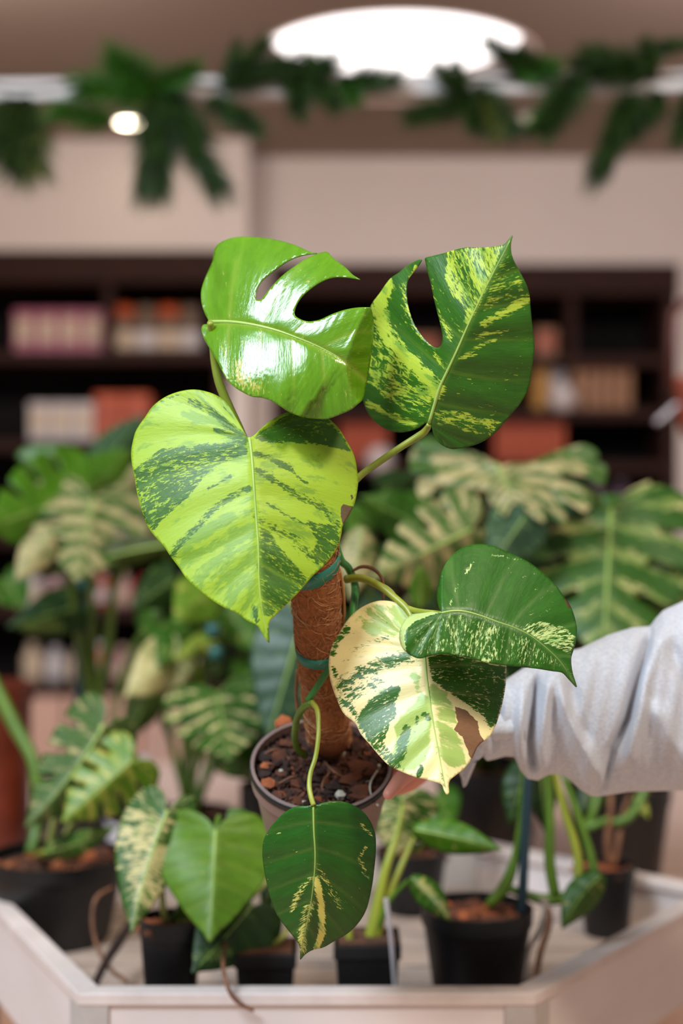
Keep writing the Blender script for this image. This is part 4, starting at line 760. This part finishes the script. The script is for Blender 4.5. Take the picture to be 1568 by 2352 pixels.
stalk(B, [(405, 2120, 1.44, 9), (470, 2110, 1.46, 9), (560, 2068, 1.47, 11), (615, 2018, 1.48, 10)], STEM_P, 'aerial_stem'); stalk(B, [(400, 2120, 1.44, 6), (500, 2110, 1.46, 6), (578, 2080, 1.44, 5)], STEM)
stalk(B, [(410, 2120, 1.44, 6), (440, 1980, 1.5, 6), (424, 1895, 1.45, 5)]); stalk(B, [(410, 2120, 1.44, 6), (500, 1990, 1.5, 6), (525, 1895, 1.46, 5)])
# C square pot, C2, D
def square_pot(r, x, yr, d, hw, zf, mat=BLACK):
    c = P(x, yr, d); w1 = hw*d/F; w0 = w1*.8; v = []
    for (w_, z) in ((w0, zf), (w1*.93, c.z-.014), (w1, c.z-.014), (w1, c.z), (w1*.94, c.z), (w0*.9, zf+.01)): v += [(c.x-w_, c.y-w_, z), (c.x+w_, c.y-w_, z), (c.x+w_, c.y+w_, z), (c.x-w_, c.y+w_, z)]
    f = [(3,2,1,0), (20,21,22,23)]+[(4*i+k, 4*i+(k+1) % 4, 4*i+4+(k+1) % 4, 4*i+4+k) for i in range(5) for k in range(4)]
    MB().add(v, f).build('pot', mat, r, bevel=.002); MB().box((c.x-w1*.86, c.y-w1*.86, c.z-.012), (c.x+w1*.86, c.y+w1*.86, c.z+.001)).build('soil', SOIL_L, r)
C = root('potted_plant', (P(612, 2165, 1.45).x, 1.45, FZ), 'small cutting in square black pot left of the lowest hanging leaf', 'potted plant'); square_pot(C, 612, 2172, 1.45, 70, FZ)
blade(C, HEART, (655, 1990), (600, 2090), 90, 1.5, 1.48, BG_D, base=.2); stalk(C, [(612, 2180, 1.45, 6), (630, 2080, 1.48, 6), (655, 1990, 1.5, 5)])
stalk(C, [(620, 2180, 1.45, 6), (650, 2150, 1.44, 7), (668, 2120, 1.46, 6)], STEM_P, 'aerial_stem')
D = root('potted_plant', (P(838, 2130, 1.45).x, 1.45, FZ), 'variegated cutting with yellow-green stalks in square black pot right of the lowest leaf', 'potted plant'); square_pot(D, 842, 2150, 1.45, 76, FZ)
stalk(D, [(850, 2165, 1.45, 17), (868, 2080, 1.45, 15), (885, 2000, 1.45, 11), (910, 1920, 1.46, 8), (925, 1850, 1.47, 6)], STEM_Y); stalk(D, [(862, 2165, 1.45, 12), (880, 2090, 1.45, 10), (920, 1990, 1.46, 8), (955, 1912, 1.48, 6)], STEM_Y); stalk(D, [(860, 2150, 1.45, 8), (890, 2075, 1.44, 7), (930, 2030, 1.43, 6), (950, 2018, 1.42, 5)], STEM); stalk(D, [(830, 2165, 1.45, 9), (805, 2170, 1.44, 10), (800, 2120, 1.44, 7)], STEM_Y, 'aerial_stem')
blade(D, HEART, (925, 1830), (905, 1972), 170, 1.50, 1.50, BG_V, base=.45, fold=2); blade(D, LANCE, (952, 1905), (1152, 1952), 82, 1.47, 1.42, BG_BR, base=0, curve=-.05); blade(D, LANCE, (945, 2016), (1036, 2118), 66, 1.42, 1.38, BG_G, base=.1, curve=-.12, strokes=[([(965,2030),(1000,2060),(1028,2100)], 7, 1.1, 'v', 7)]); blade(D, LANCE, (935, 1838), (1020, 1905), 95, 1.53, 1.50, BG_G, base=.0)
px_tube([(886, 2064, 1.40, 6), (898, 2160, 1.40, 6), (908, 2290, 1.405, 5)], 6).build('plant_label', WHITE_P, D)
# G larger pot behind D
G = plant('plant in black pot standing behind the yellow-green stalks', 945, 1950, 1.84, 82, FZ, chips=14, seed=4)
blade(G, HEART, (930, 1840), (870, 1890), 110, 1.8, 1.78, BG_G, base=.2); blade(G, HEART, (1000, 1830), (1040, 1900), 110, 1.85, 1.8, BG_G, base=.1); stalk(G, [(945, 1960, 1.84, 6), (935, 1900, 1.83, 6), (930, 1840, 1.8, 5)]); stalk(G, [(955, 1960, 1.84, 6), (985, 1900, 1.85, 6), (1000, 1830, 1.85, 5)])
# E
E_ = plant('tall stalked plant with teal stake in black pot at right of the tray front', 1095, 2082, 1.50, 128, FZ, chips=70, seed=6)
MB().tube([P(1198, 2095, 1.49), P(1204, 1960, 1.49), P(1212, 1800, 1.49), P(1222, 1500, 1.50)], .0052, 8).build('stake', plain('stake_blue', srgb(22, 52, 62), srgb(18, 44, 54)), E_)
for path in ([(1120, 2080, 1.5, 12), (1160, 2035, 1.5, 15), (1185, 1960, 1.5, 10), (1200, 1850, 1.5, 9), (1208, 1700, 1.5, 9)], [(1130, 2075, 1.5, 8), (1155, 2040, 1.5, 9), (1230, 2062, 1.5, 12), (1280, 2065, 1.5, 14), (1330, 2050, 1.5, 13)], [(1275, 2060, 1.5, 13), (1262, 1980, 1.5, 13), (1262, 1880, 1.5, 11), (1250, 1700, 1.52, 9)],
   [(1300, 2070, 1.49, 12), (1325, 2040, 1.49, 12), (1325, 1960, 1.5, 11), (1295, 1860, 1.51, 9), (1262, 1740, 1.52, 8)], [(1310, 2080, 1.49, 10), (1362, 2050, 1.49, 11), (1360, 1980, 1.5, 11), (1330, 1880, 1.51, 9), (1290, 1770, 1.52, 8)]): stalk(E_, path, STEM if path[0][0] != 1300 else STEM_Y)
blade(E_, LANCE, (1380, 2010), (1290, 2135), 85, 1.48, 1.46, BG_G, base=.15, curve=.25)
blade(E_, LANCE, (1212, 1740), (1170, 1900), 92, 1.56, 1.55, BG_D, base=.05); blade(E_, LANCE, (1240, 1740), (1255, 1920), 70, 1.60, 1.6, BG_D, base=.05)
stalk(E_, [(1240, 2060, 1.5, 6), (1262, 2110, 1.48, 8), (1240, 2190, 1.46, 8), (1228, 2262, 1.45, 7)], ROOT, 'aerial_root'); stalk(E_, [(1235, 2060, 1.5, 6), (1255, 2080, 1.49, 8), (1238, 2140, 1.48, 8), (1215, 2180, 1.47, 5), (1205, 2262, 1.46, 5)], plain('pale_root', srgb(164, 146, 130), srgb(130, 110, 96)), 'aerial_root')
# F
Fp = plant('plant with brown roots in black pot near the right corner of tray', 1392, 1985, 1.74, 66, FZ, chips=20, seed=8)
for path in ([(1400, 1990, 1.74, 8), (1395, 1930, 1.74, 9), (1402, 1860, 1.74, 7), (1400, 1800, 1.75, 6)], [(1410, 1990, 1.74, 7), (1420, 1930, 1.74, 7), (1430, 1870, 1.75, 6), (1445, 1830, 1.75, 5)]): stalk(Fp, path, ROOT, 'stem')
stalk(Fp, [(1400, 1880, 1.74, 8), (1350, 1900, 1.74, 10), (1360, 1870, 1.76, 9), (1380, 1800, 1.78, 9)], STEM); stalk(Fp, [(1405, 1890, 1.74, 8), (1440, 1880, 1.74, 11), (1470, 1840, 1.75, 10), (1490, 1790, 1.76, 9)], STEM); blade(Fp, LANCE, (1460, 1830), (1490, 1880), 30, 1.75, 1.74, BG_L, base=.5)
blade(Fp, HEART, (1380, 1800), (1330, 1870), 100, 1.8, 1.78, BG_D, base=.1)
# brown twig, roots hanging over the rim, black hose loop
px_tube([(200, 2300, 1.42, 9), (240, 2215, 1.50, 10), (275, 2160, 1.56, 12), (300, 2120, 1.6, 10)], 8).build('twig', BARK_D, None, True); tag(bpy.data.objects['twig'], 'dark brown twig leaning in left front corner of tray', 'twig')
o = px_tube([(258, 2038, 1.56, 4), (222, 2062, 1.54, 5), (212, 2110, 1.53, 5), (222, 2170, 1.52, 5), (250, 2222, 1.50, 5), (290, 2254, 1.46, 5)], 6).build('loose_root', ROOT, None, True); tag(o, 'curved thin brown root looping beside the largest black pot', 'root')
o = px_tube([(520, 2150, 1.44, 4), (512, 2215, 1.36, 5), (524, 2270, 1.335, 5), (545, 2300, 1.338, 5), (582, 2322, 1.34, 4)], 6).build('loose_root', ROOT, None, True); tag(o, 'thin tan root hanging over the tray front rim', 'root')

# ------------------------------------------------------------ plants on the table behind
H = plant('tall split-leaf plant with teal stake at the left, behind the tray', 210, 1790, 2.30, 130, TZ, chips=10, seed=11)
blade(H, MONST, (188, 1135), (-40, 1215), 250, 2.1, 1.95, BG_BR, base=.0, fold=2.5, lat=5, spacing=8, wave=.6); blade(H, MONST, (215, 1140), (175, 1335), 290, 2.05, 1.90, BG_P, base=.5, band=.45, fold=3.5, spacing=8, wave=.6)
blade(H, LANCE, (205, 1100), (335, 950), 100, 2.25, 2.2, BG_B, base=.45, mid=.5); blade(H, HEART, (215, 1130), (300, 1030), 150, 2.2, 2.15, BG_BR, base=.0); blade(H, LANCE, (250, 1140), (345, 1060), 60, 2.2, 2.15, BG_P, base=.7)
blade(H, LANCE, (118, 1225), (35, 1335), 85, 1.95, 1.9, BG_P, base=.7); blade(H, LANCE, (400, 1248), (100, 1322), 76, 2.0, 1.95, BG_O, base=.0, curve=.1); blade(H, HEART, (175, 1395), (15, 1440), 120, 2.15, 2.1, BG_D, base=.15, strokes=[([(60,1440),(130,1435)], 14, .9)]); blade(H, HEART, (60, 1060), (170, 1030), 70, 2.2, 2.2, BG_G, base=0)
blade(H, HEART, (10, 1330), (60, 1400), 110, 2.2, 2.15, BG_G, base=.1); blade(H, MONST, (330, 1120), (420, 1230), 170, 2.3, 2.25, BG_G, base=.35)
for path in ([(214, 1800, 2.3, 9), (216, 1660, 2.28, 12), (185, 1480, 2.2, 11), (165, 1320, 2.12, 10), (188, 1140, 2.1, 8)], [(220, 1800, 2.3, 9), (218, 1660, 2.28, 12), (212, 1460, 2.2, 10), (208, 1300, 2.1, 9), (215, 1140, 2.06, 8)], [(224, 1800, 2.3, 9), (222, 1650, 2.28, 12), (250, 1460, 2.2, 10), (268, 1330, 2.15, 10), (330, 1270, 2.05, 10), (400, 1250, 2.0, 8)], [(226, 1800, 2.3, 7), (300, 1500, 2.35, 8), (400, 1380, 2.35, 8), (340, 1130, 2.3, 6)]): stalk(H, path)
MB().tube([P(180, 1800, 2.26), P(186, 1330, 2.26)], .008, 8).build('stake', bpy.data.materials['stake_blue'], H)
for y in (1345, 1400): MB().lathe([(.022, -.008), (.024, 0), (.022, .008)], P(192, y, 2.22), 16).build('garden_tie', TEAL, H, True)
I_ = plant('white-splashed split-leaf plant behind the tray between the left plant and coir pole', 440, 1860, 2.10, 95, TZ, chips=14, seed=12)
blade(I_, HEART, (405, 1500), (285, 1602), 135, 1.95, 1.9, BG_V, base=.85, mid=.3, wave=.8); blade(I_, MONST, (500, 1590), (525, 1748), 265, 1.85, 1.72, BG_V, base=.22, band=.4, fold=3, spacing=7, mid=.2); blade(I_, HEART, (520, 1715), (600, 1790), 120, 1.85, 1.8, BG_G, base=.25)
for (b0, t0, wd, m_, bs_) in (((430, 1440), (360, 1530), 130, BG_G, .1), ((520, 1400), (600, 1500), 130, BG_G, .2), ((470, 1360), (400, 1430), 130, BG_L, .2), ((560, 1500), (470, 1560), 120, BG_D, .1), ((450, 1330), (560, 1400), 120, BG_D, .1), ((420, 1540), (445, 1610), 90, BG_L, .3), ((340, 1600), (290, 1700), 90, BG_O, .0), ((600, 1380), (690, 1480), 120, BG_L, .6), ((400, 1330), (300, 1400), 110, BG_D, .1), ((350, 1400), (420, 1500), 110, BG_G, .1), ((585, 1590), (560, 1680), 100, BG_D, .1), ((480, 1470), (400, 1520), 60, BG_L, .4), ((600, 1520), (520, 1600), 110, BG_G, .1)):
    dz = random.uniform(1.95, 2.2); blade(I_, HEART, b0, t0, wd, dz, dz-.06, m_, base=bs_, spacing=12); stalk(I_, [(440+random.uniform(-20, 20), 1870, 2.10, 5), ((440+b0[0])/2, 1700, 2.15, 5), (b0[0], b0[1], dz, 4)])
for path in ([(430, 1880, 2.1, 8), (436, 1800, 2.05, 8), (462, 1730, 1.95, 8), (500, 1590, 1.85, 6)], [(450, 1880, 2.1, 8), (462, 1820, 2.05, 8), (490, 1760, 1.95, 7), (520, 1715, 1.85, 6)], [(435, 1880, 2.1, 7), (370, 1600, 2.05, 6), (400, 1500, 1.96, 5)], [(410, 1880, 2.05, 9), (375, 1850, 1.9, 10), (330, 1770, 1.85, 10), (245, 1672, 1.85, 8)]): stalk(I_, path)
for x, y in ((488, 1448), (495, 1500)): MB().lathe([(.008, -.009), (.010, 0), (.008, .009)], P(x, y, 1.9), 12).build('garden_tie', TEAL, I_, True)
px_tube([(335, 1735, 2.0, 10), (325, 1790, 2.0, 9)], 8).build('plant_label', WHITE_P, I_)
L_ = plant('blue-green broad-leaved plant directly behind the coir pole', 650, 1800, 2.0, 100, TZ, chips=6, seed=13)
blade(L_, HEART, (690, 1440), (612, 1705), 205, 1.75, 1.72, BG_B, base=.22, fold=1.5, mid=.4); blade(L_, HEART, (700, 1380), (630, 1440), 160, 1.85, 1.8, BG_L, base=.5); blade(L_, HEART, (600, 1650), (560, 1780), 130, 1.9, 1.85, BG_D, base=.1); stalk(L_, [(650, 1810, 2, 8), (680, 1650, 1.9, 7), (690, 1440, 1.76, 6)]); stalk(L_, [(655, 1810, 2, 8), (710, 1600, 1.95, 7), (700, 1380, 1.85, 6)]); stalk(L_, [(645, 1810, 2, 8), (620, 1740, 1.95, 7), (600, 1650, 1.9, 6)])
J = plant('large pale split-leaf plant right of centre behind the tray', 1120, 1760, 2.15, 120, TZ, chips=10, seed=14)
make_leaf(J, [(715,170),(680,150),(640,130),(560,105),(480,70),(420,45),(370,55),(330,110),(318,190),(350,215),(440,205),(360,240),(350,290),(385,335),(430,295),(480,275),(455,330),(480,410),(525,370),(560,330),(620,300),(660,300),(700,360),(765,405),(800,350),(870,400),(930,440),(938,390),(890,310),(905,300),(980,415),(1025,445),(1032,400),(965,305),(950,275),(1075,365),(1125,390),(1155,330),(1100,285),(1000,235),(1010,222),(1110,225),(1205,268),(1218,180),(1150,160),(1060,165),(1180,150),(1172,110),(1120,83),(1040,95),(940,132),(860,163),(780,168),(735,178)],
  [(715,170),(745,230),(775,300),(790,345)], BG_P, RIB, dict(d0=1.80, c=(1139, 1065), gx=.2, gy=-4.5, fold=.9, cup=.12, wave=.6), org=(780, 980), sc=.50255, spacing=7, base=.5, band=.4, base_mid=.3, ribr=3, k=.0005, strokes=[([(480,230),(520,210),(640,190)], 14, 1.1), ([(380,130),(340,180)], 40, -.1), ([(1140,120),(1190,220)], 38, -.2), ([(700,140),(720,170)], 14, 1.2), ([(800,200),(1000,200)], 14, .9)], label='pale beige green split leaf spread sideways')
blade(J, MONST, (1085, 1215), (850, 1330), 210, 1.72, 1.62, BG_P, base=.55, band=.45, fold=3, cup=.3, spacing=8, mid=.5); blade(J, HEART, (1205, 1185), (1120, 1310), 150, 1.75, 1.70, BG_B, base=.3); blade(J, LANCE, (966, 1395), (966, 1295), 56, 1.55, 1.53, BG_BR, base=-.3)
blade(J, LANCE, (830, 1215), (805, 1380), 90, 1.7, 1.68, BG_P, base=.6); blade(J, HEART, (965, 1205), (825, 1140), 130, 1.9, 1.88, BG_G, base=0)
for (b0, t0, wd, m_, bs_) in (((1000, 1160), (900, 1210), 130, BG_D, .05), ((1060, 1290), (980, 1400), 170, BG_D, .05), ((900, 1250), (960, 1330), 140, BG_D, .05), ((1130, 1330), (1200, 1450), 160, BG_D, .1), ((820, 1400), (900, 1480), 150, BG_D, .1), ((880, 1130), (960, 1090), 90, BG_D, .1), ((1040, 1400), (1080, 1500), 150, BG_O, .1), ((960, 1420), (900, 1400), 120, BG_P, .4), ((1240, 1250), (1180, 1350), 120, BG_D, .1), ((840, 1560), (800, 1680), 140, BG_D, .1), ((1150, 1530), (1180, 1680), 150, BG_D, .05), ((840, 1180), (800, 1240), 90, BG_G, .2), ((1010, 1560), (940, 1700), 160, BG_D, .05)):
    dz = random.uniform(1.9, 2.15); blade(J, HEART, b0, t0, wd, dz, dz-.06, m_, base=bs_, spacing=12); stalk(J, [(1120+random.uniform(-25, 25), 1770, 2.15, 5), ((1120+b0[0])/2, 1580, 2.18, 5), (b0[0], b0[1], dz, 4)])
for path in ([(1115, 1770, 2.15, 8), (1100, 1400, 2.0, 8), (1110, 1180, 1.85, 8), (1140, 1066, 1.80, 7)], [(1110, 1770, 2.15, 8), (1080, 1500, 1.95, 7), (1095, 1330, 1.8, 7), (1085, 1215, 1.73, 6)], [(1125, 1770, 2.15, 8), (1190, 1500, 1.95, 7), (1205, 1185, 1.76, 6)], [(1105, 1770, 2.15, 6), (990, 1560, 1.85, 6), (966, 1395, 1.56, 4)], [(1105, 1770, 2.15, 6), (880, 1450, 1.85, 6), (830, 1215, 1.71, 5)], [(1112, 1770, 2.15, 6), (1010, 1400, 2.0, 6), (965, 1205, 1.9, 5)]): stalk(J, path)
K = plant('cream-banded split-leaf plant at the right, behind the grey sleeve', 1420, 1800, 2.1, 120, TZ, chips=10, seed=15)
blade(K, MONST, (1402, 1170), (1385, 1520), 430, 1.85, 1.72, BG_V, base=.28, band=.42, fold=1.5, spacing=8, mid=.7, wave=.5); blade(K, LANCE, (1440, 1205), (1492, 1105), 86, 1.9, 1.92, BG_V, base=.75); blade(K, MONST, (1560, 1260), (1500, 1480), 260, 1.95, 1.9, BG_V, base=.3, band=.4, mid=.6); blade(K, HEART, (1380, 1185), (1440, 1140), 90, 2.0, 1.98, BG_G, base=.1)
for (b0, t0, wd) in (((1300, 1400), (1250, 1520), 160), ((1430, 1400), (1400, 1540), 190), ((1330, 1560), (1290, 1700), 160), ((1530, 1450), (1480, 1560), 160)): blade(K, HEART, b0, t0, wd, 2.05, 2.0, BG_O, base=.1, spacing=12); stalk(K, [(1420, 1810, 2.1, 5), (b0[0], b0[1], 2.05, 4)])
for path in ([(1420, 1810, 2.1, 8), (1440, 1500, 2.0, 8), (1402, 1172, 1.86, 7)], [(1425, 1810, 2.1, 6), (1450, 1500, 2.05, 6), (1440, 1205, 1.9, 5)], [(1430, 1810, 2.1, 8), (1540, 1500, 2.05, 7), (1560, 1260, 1.96, 6)], [(1425, 1810, 2.1, 6), (1440, 1400, 2.05, 6), (1380, 1185, 2.0, 5)]): stalk(K, path)
# terracotta planter far left
kd = 2.35; kc = P(-25, 1570, kd); kr = root('terracotta_planter', (kc.x, kc.y, TZ), 'tall rust brown planter at the left picture edge', 'planter')
Rk = 98*kd/F; Hk = kc.z-TZ
RUST = plain('rust_glaze', srgb(128, 52, 28), srgb(104, 40, 22), .4)
MB().lathe([(.001, 0), (Rk*.9, 0), (Rk*.94, .01), (Rk*.97, Hk-.03), (Rk*1.04, Hk-.028), (Rk*1.04, Hk), (Rk*.93, Hk), (Rk*.9, .02), (.001, .02)], (kc.x, kc.y, TZ), 48).build('body', RUST, kr, True).modifiers.new('es', 'EDGE_SPLIT')
MB().lathe([(.001, Hk-.05), (Rk*.92, Hk-.05), (Rk*.92, Hk-.04), (.001, Hk-.035)], (kc.x, kc.y, TZ), 32).build('soil', SOIL_L, kr)
# bits seen in the gaps on the rear table
def cup(x, y, d, Rpx, H, mat, label, cat='pot', name='plant_pot', z=TZ):
    c = P(x, y, d); r = root(name, (c.x, c.y, z), label, cat); R = Rpx*d/F
    MB().lathe([(.001, 0), (R*.78, 0), (R*.8, .004), (R, H), (R*.94, H), (R*.74, .01), (.001, .01)], (c.x, c.y, z), 32).build('wall', mat, r, True).modifiers.new('es', 'EDGE_SPLIT')
    MB().lathe([(.001, H*.8), (R*.9, H*.8), (R*.9, H*.85), (.001, H*.86)], (c.x, c.y, z), 24).build('soil', SOIL_L, r)
cup(1045, 1900, 2.24, 50, .09, plain('tan_clay', srgb(176, 134, 100), srgb(150, 110, 80)), 'empty tan clay pot on the rear table below the grey cuff')
cup(600, 1830, 2.26, 60, .075, BLACK, 'low black pot on the rear table left of the held pot')
cup(300, 1880, 2.22, 58, .07, WHITE_P, 'white plastic pot on the rear table behind the largest black pot')
cup(1180, 1850, 2.45, 60, .10, BLACK, 'black pot on the rear table behind the teal stake')
